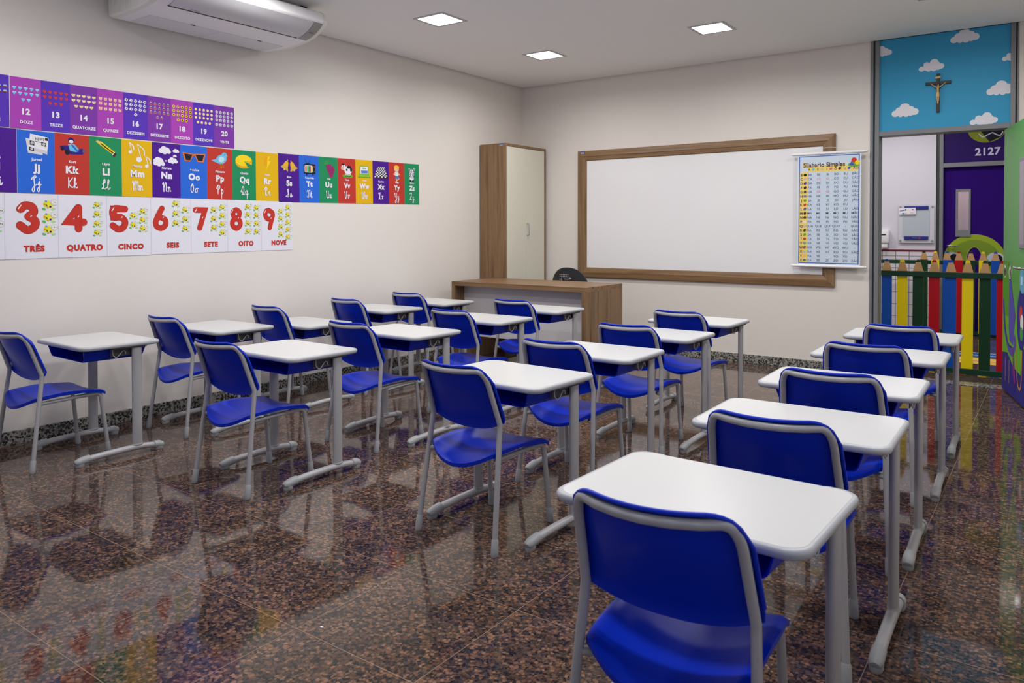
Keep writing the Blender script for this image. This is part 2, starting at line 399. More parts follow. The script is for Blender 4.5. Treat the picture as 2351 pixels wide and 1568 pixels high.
def skirt(name, pts, label):
    bm = bmesh.new()
    for x0, x1, y0, y1 in pts: box(bm, x0, x1, y0, y1, 0, 0.084, 0.002, seg=1)
    struct(name, bm, GREYG, label, 'baseboard')
skirt('baseboard_left', [(XL, XL + 0.014, YB, YF)], 'grey speckled granite skirting under the poster wall')
skirt('baseboard_front', [(XL + 0.014, DX0, YF - 0.014, YF)], 'grey speckled granite skirting under the whiteboard')
skirt('baseboard_right', [(XR - 0.014, XR, YB, YF)], 'grey speckled granite skirting on the door side wall')
struct('trim_1', bx(DX0 + 0.07, DX1 - 0.05, YF - 0.02, YO, 0.0, 0.004), GREYG, 'grey granite threshold strip under the doorway', 'threshold')
# doorway: posts, transom bar, cloud panel, leaf
door = thing('door_1', 'green painted classroom door standing open with a sky-blue cloud panel above', 'door', (0, 0, 0), kind='structure')
bm = bmesh.new()
for (x0, x1, y0, y1, m) in ((DX0, DX0 + 0.022, YF - 0.012, YO, 0), (DX0 + 0.022, DX0 + 0.036, YF + 0.012, YO, 1), (DX0 + 0.036, DX0 + 0.07, YF - 0.012, YO, 0),
                            (DX1 - 0.052, DX1 - 0.018, YF - 0.012, YO, 0), (DX1 - 0.018, DX1 - 0.008, YF + 0.012, YO, 1), (DX1 - 0.008, DX1, YF - 0.012, YO, 0)):
    box(bm, x0, x1, y0, y1, 0, 2.93 if y0 > YF else ZC, 0.002, m, 1)
box(bm, DX0 + 0.07, DX1 - 0.052, YF - 0.010, YO, 2.068, 2.108, 0.002, 0, 1)
build('door_frame', bm, [ALU, ALU_SHADE], door, False)
A = Art((DX0 + 0.07, YF + 0.008, 2.108), (1, 0, 0), (0, 0, 1))
pw, ph = (DX1 - 0.052) - (DX0 + 0.07), ZC - 2.108
A.slab(0, pw, 0, ph, 0.02, pr(60, 154, 198))
CL = pr(226, 224, 232)
def cloud(cx, cz, w, kind=0):
    A.clip = (0.0, pw, 0.0, ph); cx -= DX0 + 0.07; cz -= 2.108
    if kind == 0: L = [(-.36, -.10, .14), (-.22, .02, .14), (0.0, .12, .20), (.22, .04, .14), (.37, -.07, .15), (-.16, -.16, .10), (.05, -.15, .12), (.22, -.13, .11), (0, -.02, .18)]
    else: L = [(-.38, -.10, .12), (-.18, .06, .13), (.12, .13, .17), (.38, -.05, .13), (-.10, -.14, .11), (.10, -.14, .12), (.26, -.1, .12), (-.2, -.06, .14), (.0, .0, .18), (.22, .02, .15)]
    for x, z, r in L: A.ell(cx + x * w, cz + z * w, r * w, r * w * 0.95, CL, 1, n=18)
    A.clip = None
for cx, cz, w, k in ((-0.868, 2.625, .185, 1), (-1.062, 2.272, .20, 0), (-0.632, 2.835, .20, 0), (-0.378, 2.385, .20, 0), (-0.495, 2.150, .19, 1), (-1.245, 2.792, .16, 0), (-0.30, 2.63, .15, 1)): cloud(cx, cz, w, k)
A.done('transom_panel', door)
# the leaf hangs on the far post and stands open into the room
hx, hy = -0.352, YF - 0.002; du = Vector((0.216, -0.976, 0)).normalized(); LW, LH = 0.93, 2.055
# rotation that takes local +x to du
leaf = build('door_leaf', bx(0, LW, 0, 0.036, 0.012, LH, 0.002), paint(84, 156, 70, 0.4), door, False)
leaf.matrix_basis = Matrix.Translation((hx, hy, 0)) @ Matrix.Rotation(math.atan2(du.y, du.x), 4, 'Z')
A = Art((0, -0.0006, 0), (1, 0, 0), (0, 0, 1))
GR, GR2, PU, LI, OR, MG = pr(82, 150, 36), pr(104, 178, 44), pr(44, 40, 132), pr(86, 78, 176), pr(190, 130, 66), pr(140, 26, 130)
A.rect(0.0, LW, 0.012, 0.42, PU, 1)
A.poly([(0, .30), (0, .95), (.22, .98), (.24, .88), (.24, .55), (.40, .40), (.46, .60), (.62, .66), (.70, .48), (.66, .22), (.42, .24), (.2, .32)], GR2, 2)
A.poly([(0.02, 1.02), (.22, 1.02), (.24, .9), (.24, .6), (.0, .6)], GR, 3)
A.poly([(.24, .98), (.46, .62), (.40, .40), (.27, .42), (.24, .52)], LI, 3)
A.line([(.04, .70), (.10, .50), (.22, .38), (.36, .34), (.46, .40), (.45, .46)], .055, LI, 4, 5)
A.line([(.06, .66), (.12, .48), (.24, .39), (.36, .38)], .016, PU, 5, 5)
for x in (.08, .27): A.ell(x, .94, .045, .052, pr(210, 212, 206), 5); A.ell(x + .005, .935, .026, .036, pr(70, 40, 36), 6)
for x in (.13, .27): A.line([(x, .27), (x, .10)], .016, OR, 4)
A.line([(.50, .46), (.54, .22), (.60, .12), (.68, .16), (.70, .4)], .022, OR, 4, 5)
A.poly([(.40, .36), (.44, .30), (.50, .15), (.46, .10), (.40, .20)], MG, 5); A.line([(.39, .38), (.42, .26)], .02, MG, 5)
A.ell(.66, .62, .13, .22, PU, 4); A.ell(.70, .90, .10, .09, pr(98, 170, 206), 4); A.rect(.64, .70, .87, .93, pr(190, 216, 236), 5)
A.ell(.66, .66, .05, .06, pr(196, 60, 50), 5); A.ell(.69, .60, .05, .06, pr(226, 226, 220), 5); A.ell(.68, .52, .05, .05, pr(70, 150, 70), 5)
A.done('door_mural', leaf)
bm = bmesh.new(); box(bm, 0.60, 0.80, -0.012, 0.0, 1.13, 1.78, 0.004); build('vision_frame', bm, ALU, leaf, False)
build('vision_glass', bx(0.63, 0.77, -0.0125, -0.0115, 1.16, 1.75), mat('grey_glass', srgb(120, 112, 116), 0.08), leaf, False)
bm = bmesh.new(); tube(bm, fillet([(0.845, 0, 0.995), (0.845, -0.055, 0.995), (0.70, -0.055, 0.995)], 0.02), 0.0095); lathe(bm, [(0.026, 0), (0.026, 0.008)], c=(0, 0, 0))
for v in bm.verts:
    if abs(v.co.x) < 0.05: v.co = Vector((0.845 + v.co.x, -v.co.z, 0.995 + v.co.y))
build('door_handle', bm, CHROME, leaf)
# ---------------------------------------------------------------- the corridor beyond the doorway
bm = bmesh.new()
box(bm, -4.2, -1.255, YC, YC + 0.12, 1.0, 2.96, 0, 0); box(bm, -4.2, -1.255, YC - 0.006, YC + 0.12, 0, 0.992, 0, 1); box(bm, -4.2, -1.255, YC - 0.012, YC + 0.1, 0.992, 1.012, 0, 2)
box(bm, -0.16, 2.6, YC, YC + 0.12, 0, 2.96, 0, 0)
struct('wall_corridor', bm, [mat('corridor_paint', srgb(214, 210, 222), 0.7), TILEM, paint(120, 16, 42)], 'pale corridor wall with white tiles below a red strip', 'wall')
bm = bmesh.new(); box(bm, -4.32, -4.2, YO, YC + 0.12, 0, 2.96); box(bm, 2.6, 2.72, YO, YC + 0.12, 0, 2.96)
struct('wall_corridor_ends', bm, WALLM, 'pale walls closing the ends of the corridor', 'wall')
struct('ceiling_corridor', bx(-4.2, 2.6, YO, YC, ZC, ZC + 0.03), CEILM, 'white corridor ceiling', 'ceiling')
bm = bmesh.new(); box(bm, -4.2, 2.6, 13.0, 13.1, 0, 2.96); struct('wall_far_room', bm, mat('pink_wall', srgb(226, 200, 200), 0.7), 'pale wall of the lit room seen through the purple door window', 'wall')
d2 = thing('door_2', 'purple classroom door numbered 2127 across the corridor', 'door', (0, 0, 0), kind='structure')
bm = bmesh.new(); y0, y1 = YC - 0.012, YC + 0.12
box(bm, -1.215, -1.175, y0, y1, 0, 2.93, 0.002, 0, 1); box(bm, -0.24, -0.20, y0, y1, 0, 2.93, 0.002, 0, 1); box(bm, -1.175, -0.24, y0, y1, 2.045, 2.10, 0.002, 0, 1)
box(bm, -1.255, -1.215, YC + 0.03, y1, 0, 2.93, 0, 1); box(bm, -0.20, -0.16, YC + 0.03, y1, 0, 2.93, 0, 1)  # reveal strips coloured dark for the shadow beside the posts
build('door_frame', bm, [ALU, ALU_SHADE], d2, False)
PURP = pr(38, 6, 92)
A = Art((0, YC + 0.02, 0), (1, 0, 0), (0, 0, 1)); A.slab(-1.175, -0.24, 2.10, ZC, 0.03, PURP)
A.ell(-.72, 2.50, .20, .17, pr(132, 142, 40), 1, n=32); A.poly([(-.80, 2.50), (-.69, 2.335), (-.56, 2.40), (-.53, 2.50)], pr(24, 22, 40), 2)
A.line([(-.80, 2.44), (-.76, 2.40), (-.70, 2.43), (-.66, 2.445), (-.62, 2.42), (-.58, 2.41), (-.555, 2.45)], .012, pr(206, 206, 220), 3, 4)
A.text('2127', -.707, 2.226, .092, pr(206, 200, 226), 1, .03)
A.done('number_panel', d2)
lf = thing('leaf', '', 'x'); lf.name = 'door_leaf'; lf.parent = d2
for k in ('label', 'category'): del lf[k]
bm = bmesh.new(); ly0, ly1 = YC + 0.045, YC + 0.08
for a in ((-1.175, -1.03, 0.01, 2.045), (-0.895, -0.24, 0.01, 2.045), (-1.03, -0.895, 0.01, 1.20), (-1.03, -0.895, 1.755, 2.045)): box(bm, a[0], a[1], ly0, ly1, a[2], a[3])
lf2 = build('door_panel', bm, mat('purple_door', srgb(44, 6, 108), 0.7, spec=0.1), lf, False)
bm = bmesh.new()
for a in ((-1.042, -1.022, 1.18, 1.77), (-0.902, -0.882, 1.18, 1.77), (-1.022, -0.902, 1.18, 1.265), (-1.022, -0.902, 1.74, 1.77)): box(bm, a[0], a[1], ly0 - 0.012, ly1 + 0.012, a[2], a[3])
build('vision_frame', bm, ALU, lf, False)
gm = bpy.data.materials.new('clear_glass'); gm.use_nodes = True; nt = gm.node_tree
mixs = nt.nodes.new('ShaderNodeMixShader'); tr = nt.nodes.new('ShaderNodeBsdfTransparent'); gl = nt.nodes.new('ShaderNodeBsdfGlossy'); gl.inputs['Roughness'].default_value = 0.02
fr = nt.nodes.new('ShaderNodeFresnel'); fr.inputs[0].default_value = 1.45
nt.links.new(fr.outputs[0], mixs.inputs[0]); nt.links.new(tr.outputs[0], mixs.inputs[1]); nt.links.new(gl.outputs[0], mixs.inputs[2]); nt.links.new(mixs.outputs[0], nt.nodes['Material Output'].inputs['Surface'])
build('vision_glass', bx(-1.022, -0.902, YC + 0.06, YC + 0.064, 1.265, 1.74), gm, lf, False)
A = Art((0, ly0 - 0.001, 0), (1, 0, 0), (0, 0, 1))
AG, AD = pr(150, 172, 44), pr(120, 146, 46)
def arch(ro, ri, cx, cz, m, z, e=1.0):
    n = 28; o = [(cx + ro[0] * math.cos(PI * k / n), cz + ro[1] * math.sin(PI * k / n)) for k in range(n + 1)]
    i = [(cx + ri[0] * math.cos(PI * k / n), cz + ri[1] * math.sin(PI * k / n)) for k in range(n + 1)]
    A.poly(o + [(cx - ro[0], .2), (cx - ri[0], .2)] + i[::-1] + [(cx + ri[0], .2), (cx + ro[0], .2)], m, z)
arch((.335, .33), (.08, .17), -.84, .88, AG, 1); arch((.28, .26), (.09, .18), -.84, .88, AD, 2)
for x in (-1.075, -.615): A.ell(x, .925, .09, .065, pr(196, 200, 214), 3); A.ell(x + .02, .91, .05, .055, pr(22, 24, 34), 4)
A.done('door_mural', lf)
bm = bmesh.new(); tube(bm, fillet([(-1.13, ly0, 1.065), (-1.13, ly0 - 0.05, 1.065), (-1.0, ly0 - 0.05, 1.06)], 0.02), 0.010); build('door_handle', bm, CHROME, lf)
# ------------------------------------------------------------------ ceiling panels
EMIT = mat('lit_diffuser', (1, 1, 1, 1), 0.5, emit=PANEL_L); FRAMEM = mat('panel_frame', srgb(188, 188, 190), 0.5)
def panel():
    t = thing('ceiling_light', '', 'ceiling light')
    bm = bmesh.new(); a, b = 0.150, 0.123
    for r in ((-a, a, -a, -b), (-a, a, b, a), (-a, -b, -b, b), (b, a, -b, b)): box(bm, r[0], r[1], r[2], r[3], -0.005, 0.0)
    build('frame', bm, FRAMEM, t, False)
    bm = bmesh.new(); f = bm.faces.new([bm.verts.new(p) for p in ((-b, -b, -0.003), (-b, b, -0.003), (b, b, -0.003), (b, -b, -0.003))])
    me = bpy.data.meshes.new('diffuser'); bm.normal_update()
    if f.normal.z > 0: f.normal_flip()
    bm.to_mesh(me); bm.free(); me.materials.append(EMIT); o = bpy.data.objects.new('diffuser', me); C.objects.link(o); o.parent = t
    la = bpy.data.lights.new('lamp', 'AREA'); la.shape = 'SQUARE'; la.size = 0.24; la.energy = PANEL_W; la.color = (1.0, 0.985, 0.965); la.spread = math.radians(PANEL_SPREAD)
    lo = bpy.data.objects.new('lamp', la); C.objects.link(lo); lo.parent = t; lo.location = (0, 0, -0.006)
    return t
p0 = panel(); first = True
rown = ['over the front row of desks', 'over the middle of the desks', 'behind that', 'over the last desks', 'by the back wall']
LBL = {(0, 0): 'square lit ceiling panel nearest the corner above the tall cabinet', (0, 1): 'square lit ceiling panel beside the air conditioner', (1, 0): 'square lit ceiling panel in front of the whiteboard, nearer the doorway',
       (2, 0): 'square lit ceiling panel in front of the doorway, cut by the photo edge'}
for i, x in enumerate(PX):
    for j, y in enumerate(PY):
        t = p0 if first else copy_tree(p0); first = False
        t.location = (x, y, ZC)
        tag(t, LBL.get((i, j), 'square lit ceiling panel out of view in the grid above the desks'), 'ceiling light', 'recessed ceiling panels')
for x, y_ in ((-2.7, 8.6), (-0.3, 8.6), (-2.7, 10.0), (-1.5, 10.0), (0.6, 9.3)):  # unseen panels added to raise the brightness of the corridor
    t = copy_tree(p0); t.location = (x, y_, ZC); tag(t, 'square lit ceiling panel added out of view to brighten the corridor', 'ceiling light', 'added corridor ceiling panels')
t = copy_tree(p0); t.location = (-0.95, 12.2, 2.95); tag(t, 'square lit ceiling panel added unseen in the room behind the purple door', 'ceiling light')  # added so the room behind the door window looks lit
# ================================================================== DESKS
def make_desk(TH, TW=0.60, TD=0.4485):
    t = thing('school_desk', '', 'desk')
    # grey edge band with a bevelled stretch along the far edge
    n = 8; ol = lambda ins: rrect(TW - 2 * ins, TD - 2 * ins, 0.05 - ins * 0.9, n)
    def dip(p):
        if p[1] < TD / 2 - 0.03: return 0.0
        a = abs(p[0]); return 0.0065 * max(0.0, min(1.0, (0.215 - a) / 0.012))
    prof = [(0.013, 0.0), (0.006, 0.0), (0.0022, -0.0022), (0.0, -0.008), (0.0005, -0.016), (0.004, -0.0215), (0.012, -0.0235)]
    def dense(pts):
        out = []
        for a, b in zip(pts, pts[1:] + pts[:1]):
            L = math.hypot(b[0] - a[0], b[1] - a[1]); k = max(1, int(L / 0.013)) if L > 0.05 and a[1] > 0 and b[1] > 0 and abs(a[1] - b[1]) < 1e-6 else 1
            for q in range(k): out.append((a[0] + (b[0] - a[0]) * q / k, a[1] + (b[1] - a[1]) * q / k))
        return out
    bm = bmesh.new(); base = dense(ol(0.0)); rings = []
    cx = lambda p, ins: (p[0] * (TW / 2 - ins) / (TW / 2), p[1] * (TD / 2 - ins) / (TD / 2))
    for li, (ins, dz) in enumerate(prof):
        r = []
        for p in base:
            q = cx(p, ins); d = dip(p)
            if li in (0,): dd = 0.0
            elif li in (1, 2): dd = d
            elif li == 3: dd = d * 0.6
            else: dd = 0
            r.append(bm.verts.new((q[0], q[1], TH + dz - dd)))
        rings.append(r)
    m = len(base)
    for a, b in zip(rings, rings[1:]):
        for k in range(m): bm.faces.new((a[k], a[(k + 1) % m], b[(k + 1) % m], b[k]))
    build('edge_band', bm, EDGEM, t, angle=0.9)
    bm = bmesh.new(); pts = [cx(p, 0.0125) for p in base]
    prism(bm, pts, lambda u, v, w: Vector((u, v, TH + 0.0003 - w)), 0.022); build('tabletop', bm, TOPM, t, False)
    # open blue book tray
    bm = bmesh.new(); zt, zb = TH - 0.024, TH - 0.096
    def sec(y, top, bot, zt_, zb_, r=0.02):
        return fillet([(-top, y, zt_), (-bot, y + 0.0, zb_), (bot, y, zb_), (top, y, zt_)], r, 4)
    w_ = 0.0035
    outer = [sec(-0.168, 0.228, 0.204, zt, zb), sec(-0.10, 0.23, 0.206, zt, zb), sec(0.12, 0.232, 0.208, zt, zb), sec(0.155, 0.232, 0.206, zt, zb + 0.008), sec(0.165, 0.230, 0.20, zt, zb + 0.03)]
    for i_, s_ in enumerate(outer[:1]):
        for p in s_: p.y -= 0.014 * (p.z - zb) / (zt - zb)
    inner = [[Vector((p.x * (1 - w_ / 0.21), p.y, p.z + (w_ if p.z < zt - 0.001 else 0))) for p in s_] for s_ in outer[:-1]]
    inner.append([Vector((p.x * 0.98, p.y - w_, p.z + (w_ if p.z < zt - 0.001 else 0))) for p in outer[-1]])
    vo = [[bm.verts.new(p) for p in s_] for s_ in outer]; vi = [[bm.verts.new(p) for p in s_] for s_ in inner]; k = len(vo[0])
    for R_ in (vo, vi):
        for a, b in zip(R_, R_[1:]):
            for q in range(k - 1): bm.faces.new((a[q], a[q + 1], b[q + 1], b[q]))
        bm.faces.new(R_[-1])
    for q in range(k - 1): bm.faces.new((vo[0][q], vo[0][q + 1], vi[0][q + 1], vi[0][q]))
    for e in (0, -1):
        for a in range(len(vo) - 1): bm.faces.new((vo[a][e], vo[a + 1][e], vi[a + 1][e], vi[a][e]))
    build('book_tray', bm, BLUE, t, angle=0.8)
    FX, LY = 0.2691, 0.088
    for s in (-1, 1):
        bm = bmesh.new(); tube(bm, [(s * FX, LY, 0.045), (s * FX, LY, 0.3), (s * FX, LY, TH - 0.0225)], 1.0, 20, True, (0.0155, 0.028), (1, 0, 0))
        lathe(bm, [(0.019, 0.0), (0.0175, 0.006)], 16, (s * FX, LY, 0.0555))
        for v in bm.verts:
            if v.co.z < 0.0625 and v.co.z > 0.055 and abs(v.co.y - LY) > 0: v.co.y = LY + (v.co.y - LY) * 1.7
        build('leg', bm, TUBE, t)
        bm = bmesh.new(); path = catmull([(s * FX, -0.222, 0.027), (s * FX, -0.15, 0.036), (s * FX, -0.02, 0.0405), (s * FX, 0.10, 0.0405), (s * FX, 0.17, 0.034), (s * FX, 0.215, 0.027)], 5)
        tube(bm, path, 1.0, 16, True, (0.0185, 0.0165), (1, 0, 0)); ft = build('foot', bm, TUBE, t)
        for (ya, yb, sg) in ((-0.2486, -0.172, 1), (0.2384, 0.182, -1)):
            bm = bmesh.new(); e = sg
            pth = [(s * FX, yb, 0.036 if sg > 0 else 0.033), (s * FX, (ya + yb) / 2, 0.031), (s * FX, ya + e * 0.020, 0.026), (s * FX, ya + e * 0.008, 0.024), (s * FX, ya + e * 0.0025, 0.022), (s * FX, ya, 0.0205)]
            tube(bm, pth, [0.0212, 0.0216, 0.0212, 0.0188, 0.0135, 0.004], 16)
            yc = ya + e * 0.026
            st = [(0.017, 0.024, 0.0), (0.0195, 0.0255, 0.004), (0.0205, 0.0255, 0.018), (0.019, 0.024, 0.028)]
            rg = [[bm.verts.new((s * FX + a * math.cos(2 * PI * q / 16), yc + b * math.sin(2 * PI * q / 16), z)) for q in range(16)] for a, b, z in st]
            for a, b in zip(rg, rg[1:]):
                for q in range(16): bm.faces.new((a[q], a[(q + 1) % 16], b[(q + 1) % 16], b[q]))
            bm.faces.new(rg[0][::-1]); bm.faces.new(rg[-1])
            build('foot_cap', bm, CAPM, ft)
        # folded steel plate under the top carrying the leg; the outer one holds a bag hook
        bm = bmesh.new(); box(bm, s * FX - 0.022, s * FX + 0.020, -0.05, LY + 0.05, TH - 0.030, TH - 0.0232, 0.0015)
        box(bm, s * (FX - 0.022), s * (FX - 0.018), -0.048, LY + 0.04, TH - 0.075, TH - 0.026, 0.0015)
        pl = build('bracket', bm, STEEL, t, False)
        if s > 0:
            bm = bmesh.new(); x = FX - 0.012
            tube(bm, catmull([(x, -0.040, TH - 0.03), (x, -0.038, TH - 0.062), (x + 0.004, -0.022, TH - 0.078), (x + 0.006, -0.004, TH - 0.064), (x + 0.006, 0.012, TH - 0.046), (x + 0.006, 0.026, TH - 0.048), (x + 0.006, 0.028, TH - 0.062)], 5), 0.0026, 8)
            build('bag_hook', bm, WIRE, pl)
    return t
# ================================================================== CHAIRS
def make_chair():
    t = thing('school_chair', '', 'chair')
    RF, RB, RA, FF = (0.2096, 0.0, 0.0), (0.1823, 0.0676, 0.506), (0.1717, 0.0092, 0.661), (0.1674, 0.4274, 0.0)
    r = 0.0112; ZT, YT = 0.716, -0.0112
    bow = lambda x: -0.056 * (1 - (x / 0.172) ** 2)
    # backrest shell
    nu, nv = 22, 12; bm = bmesh.new()
    def hw(z):
        k = (z - 0.506) / (0.661 - 0.506); return 0.1823 + (0.1717 - 0.1823) * k + 0.0155
    ztop, R = ZT + 0.019 , 0.072
    def yline(z): return 0.0676 + (0.0092 - 0.0676) * (z - 0.506) / (0.661 - 0.506)
    def shell(off):
        rows = []
        for j in range(nv + 1):
            row = []
            for i in range(nu + 1):
                u = -1 + 2 * i / nu; u = math.copysign(abs(u) ** 0.75, u)
                W0 = 0.192; x = u * W0; ax = abs(x)
                zt = ztop - 0.005 * (1 - min(1.0, ax / 0.172) ** 2) - (R - math.sqrt(max(0, R * R - (ax - (W0 - R)) ** 2)) if ax > W0 - R else 0)
                zb = 0.456 + 0.046 * abs(u) ** 2.4
                k = j / nv; z = zb + (zt - zb) * k
                x *= hw(z) / W0
                y = yline(z) + 0.9 * bow(min(ax, 0.172)) * max(0.15, min(1.0, (z - 0.44) / 0.2)) + 0.0145 + off
                y -= 0.012 * max(0.0, 1 - k / 0.10) ** 1.5
                y -= 0.016 * max(0.0, (k - 0.93) / 0.07) ** 1.5 if abs(u) < 0.97 else 0
                row.append(Vector((x, y, z)))
            rows.append(row)
        return rows
    A_, B_ = shell(0.0), shell(0.0075)
    va = [[bm.verts.new(p) for p in r_] for r_ in A_]; vb = [[bm.verts.new(p) for p in r_] for r_ in B_]
    for G_ in (va, vb):
        for j in range(nv):
            for i in range(nu): bm.faces.new((G_[j][i], G_[j][i + 1], G_[j + 1][i + 1], G_[j + 1][i]))
    for i in range(nu):
        for j in (0, nv): bm.faces.new((va[j][i], va[j][i + 1], vb[j][i + 1], vb[j][i]))
    for j in range(nv):
        for i in (0, nu): bm.faces.new((va[j][i], va[j + 1][i], vb[j + 1][i], vb[j][i]))
    # folded rim around the tube
    edge = [va[j][0].co.copy() for j in range(2, nv + 1)] + [va[nv][i].co.copy() for i in range(1, nu)] + [va[j][nu].co.copy() for j in range(nv, 1, -1)]
    tube(bm, [p + Vector((0, 0.0005, 0)) for p in edge], 0.0052, 8)
    build('backrest', bm, BLUE, t, angle=1.0)
    # tubular back frame
    bm = bmesh.new(); dirv = (Vector(RA) - Vector(RB)); 
    topc = lambda s: Vector((s * 0.1685, YT, ZT))
    mid = [(x, YT + bow(x), ZT - 0.005 * (1 - (x / 0.172) ** 2)) for x in (0.105, 0.055, 0.0, -0.055, -0.105)]
    pts = [Vector(RB)] + fillet([Vector(RB) * 0.5 + Vector(RA) * 0.5, topc(1), Vector(mid[0])], 0.078, 8)[1:-1] + [Vector(p) for p in mid] + fillet([Vector(mid[-1]), topc(-1), Vector((-(RB[0] + RA[0]) / 2, (RB[1] + RA[1]) / 2, (RB[2] + RA[2]) / 2))], 0.078, 8)[1:-1] + [Vector((-RB[0], RB[1], RB[2]))]
    for s in (1, -1):        # short overlap into the rear legs, following the bend
        q = Vector((s * RB[0], RB[1], RB[2])); f_ = Vector((s * RF[0], RF[1], RF[2])); q2 = q + (f_ - q).normalized() * 0.03
        if s == 1: pts = [q2, q + (f_ - q).normalized() * 0.008] + pts[1:]
        else: pts = pts[:-1] + [q + (f_ - q).normalized() * 0.008, q2]
    tube(bm, pts, r, 12); build('back_frame', bm, TUBE, t)
    def leg(path, foot, top):
        bm = bmesh.new(); tube(bm, path, r, 12); lg = build('leg', bm, TUBE, t)
        d = (Vector(top) - Vector(foot)).normalized(); bm = bmesh.new(); f_ = Vector(foot)
        tube(bm, [f_, f_ + d * 0.004, f_ + d * 0.02, f_ + d * 0.062, f_ + d * 0.066], [0.0125, 0.0148, 0.0148, 0.0138, 0.0118], 14)
        vs = [v for v in bm.verts if v.co.z < 0.006]
        for v in vs: v.co.z = max(v.co.z, 0.0) if v.co.z > 0.002 else 0.0
        build('foot_cap', bm, CAPM, lg)
    for s in (-1, 1):
        f_, b_ = Vector((s * RF[0], RF[1], 0.004)), Vector((s * RB[0], RB[1], RB[2] - 0.005))
        leg([f_, f_.lerp(b_, 0.5), b_], (s * RF[0], 0, 0), b_)
        ff = Vector((s * FF[0], FF[1], 0.004)); top = Vector((s * 0.158, 0.388, 0.350)); bk = Vector((s * 0.150, 0.30, 0.347))
        leg(fillet([ff, top, bk], 0.03, 6), (s * FF[0], FF[1], 0), top)
        bm = bmesh.new(); tube(bm, fillet([bk, (s * 0.148, 0.075, 0.342), (s * 0.1925, 0.0462, 0.346)], 0.035, 6), r * 0.9, 12); build('side_rail', bm, TUBE, t)
    # seat
    nu, nv = 18, 20; bm = bmesh.new()
    def sp(u, v, off):
        w = 0.176 + 0.006 * math.sin(PI * v); x = u * w
        yr = 0.052 - 0.062 * (1 - abs(u) ** 2.4); yf_ = 0.408 + 0.006 * (1 - u * u)
        y = yr + (yf_ - yr) * v
        zc = 0.338 + 0.020 * min(1.0, v / 0.45) + 0.004 * v
        kk = 0.040 * (1 - v) ** 1.2 + 0.013
        z = zc + kk * u * u + 0.006 * math.sin(PI * v) * u * u
        if v < 0.12: z -= 0.010 * (1 - v / 0.12) ** 2 * (1 - 0.6 * abs(u))
        if v > 0.88: z -= 0.014 * ((v - 0.88) / 0.12) ** 2
        if abs(u) > 0.93: z -= 0.008 * ((abs(u) - 0.93) / 0.07) ** 2
        return Vector((x, y, z - off))
    us = [math.copysign(abs(-1 + 2 * i / nu) ** 0.8, -1 + 2 * i / nu) for i in range(nu + 1)]
    vs_ = [0.5 - 0.5 * math.cos(PI * j / nv) for j in range(nv + 1)]
    ga = [[bm.verts.new(sp(u, v, 0)) for u in us] for v in vs_]; gb = [[bm.verts.new(sp(u * 0.992, 0.004 + v * 0.992, 0.0165)) for u in us] for v in vs_]
    for G_ in (ga, gb):
        for j in range(nv):
            for i in range(nu): bm.faces.new((G_[j][i], G_[j][i + 1], G_[j + 1][i + 1], G_[j + 1][i]))
    for i in range(nu):
        for j in (0, nv): bm.faces.new((ga[j][i], ga[j][i + 1], gb[j][i + 1], gb[j][i]))
    for j in range(nv):
        for i in (0, nu): bm.faces.new((ga[j][i], ga[j + 1][i], gb[j + 1][i], gb[j][i]))
    build('seat', bm, BLUE, t, angle=1.2)
    return t
DESKS = {'A': [(-4.4801, 2.1854, -1.63), (-4.4642, 2.9648, .91), (-4.5157, 3.7041, .01), (-4.463, 4.4222, .18), (-4.4828, 5.1242, .64)],
         'B': [(-3.2912, 2.6085, -1.48), (-3.3171, 3.5093, -1.07), (-3.3368, 4.3473, .90), (-3.3761, 5.1538, .06)],
         'C': [(-1.9339, 2.7221, -2.93), (-1.9517, 3.5128, .18), (-1.9822, 4.3186, -.07), (-2.0356, 5.1247, .17)],
         'D': [(-.6769, 1.7513, -1.90), (-.6846, 2.6034, .92), (-.717, 3.3876, 1.57), (-.7293, 4.2695, 1.46), (-.7459, 5.0843, 1.47)]}
CHAIRS = {'A': [(-4.5169, 1.7493, 2.0), (-4.5006, 2.6113, .55), (-4.5256, 3.3922, -.76), (-4.4954, 4.1057, -1.28), (-4.5033, 4.8037, .9)],
          'B': [(-3.286, 2.1761, 1.28), (-3.3339, 3.0711, .02), (-3.3188, 3.9635, -2.09), (-3.3911, 4.7875, .04)],
          'C': [(-1.9634, 2.3647, -3.4), (-1.9767, 3.1334, 1.44), (-1.9799, 3.9113, 2.74), (-2.0237, 4.7500, -1.59)],
          'D': [(-.6459, 1.3990, 3.9), (-.6707, 2.2311, 3.17), (-.6968, 3.0586, 2.04), (-.7316, 3.8956, .85), (-.7170, 4.7670, 3.16)]}
COLN = {'A': 'the column along the poster wall', 'B': 'the second column from the poster wall', 'C': 'the third column from the poster wall', 'D': 'the column on the doorway side'}
def order(i, n):
    k = n - 1 - i
    if k == 0: return 'nearest the whiteboard'
    if i == 0: return 'farthest from the whiteboard'
    return ('second', 'third', 'fourth')[k - 1] + ' from the whiteboard'
dk, dk3, ch = make_desk(0.6383), make_desk(0.590), make_chair(); used = {}
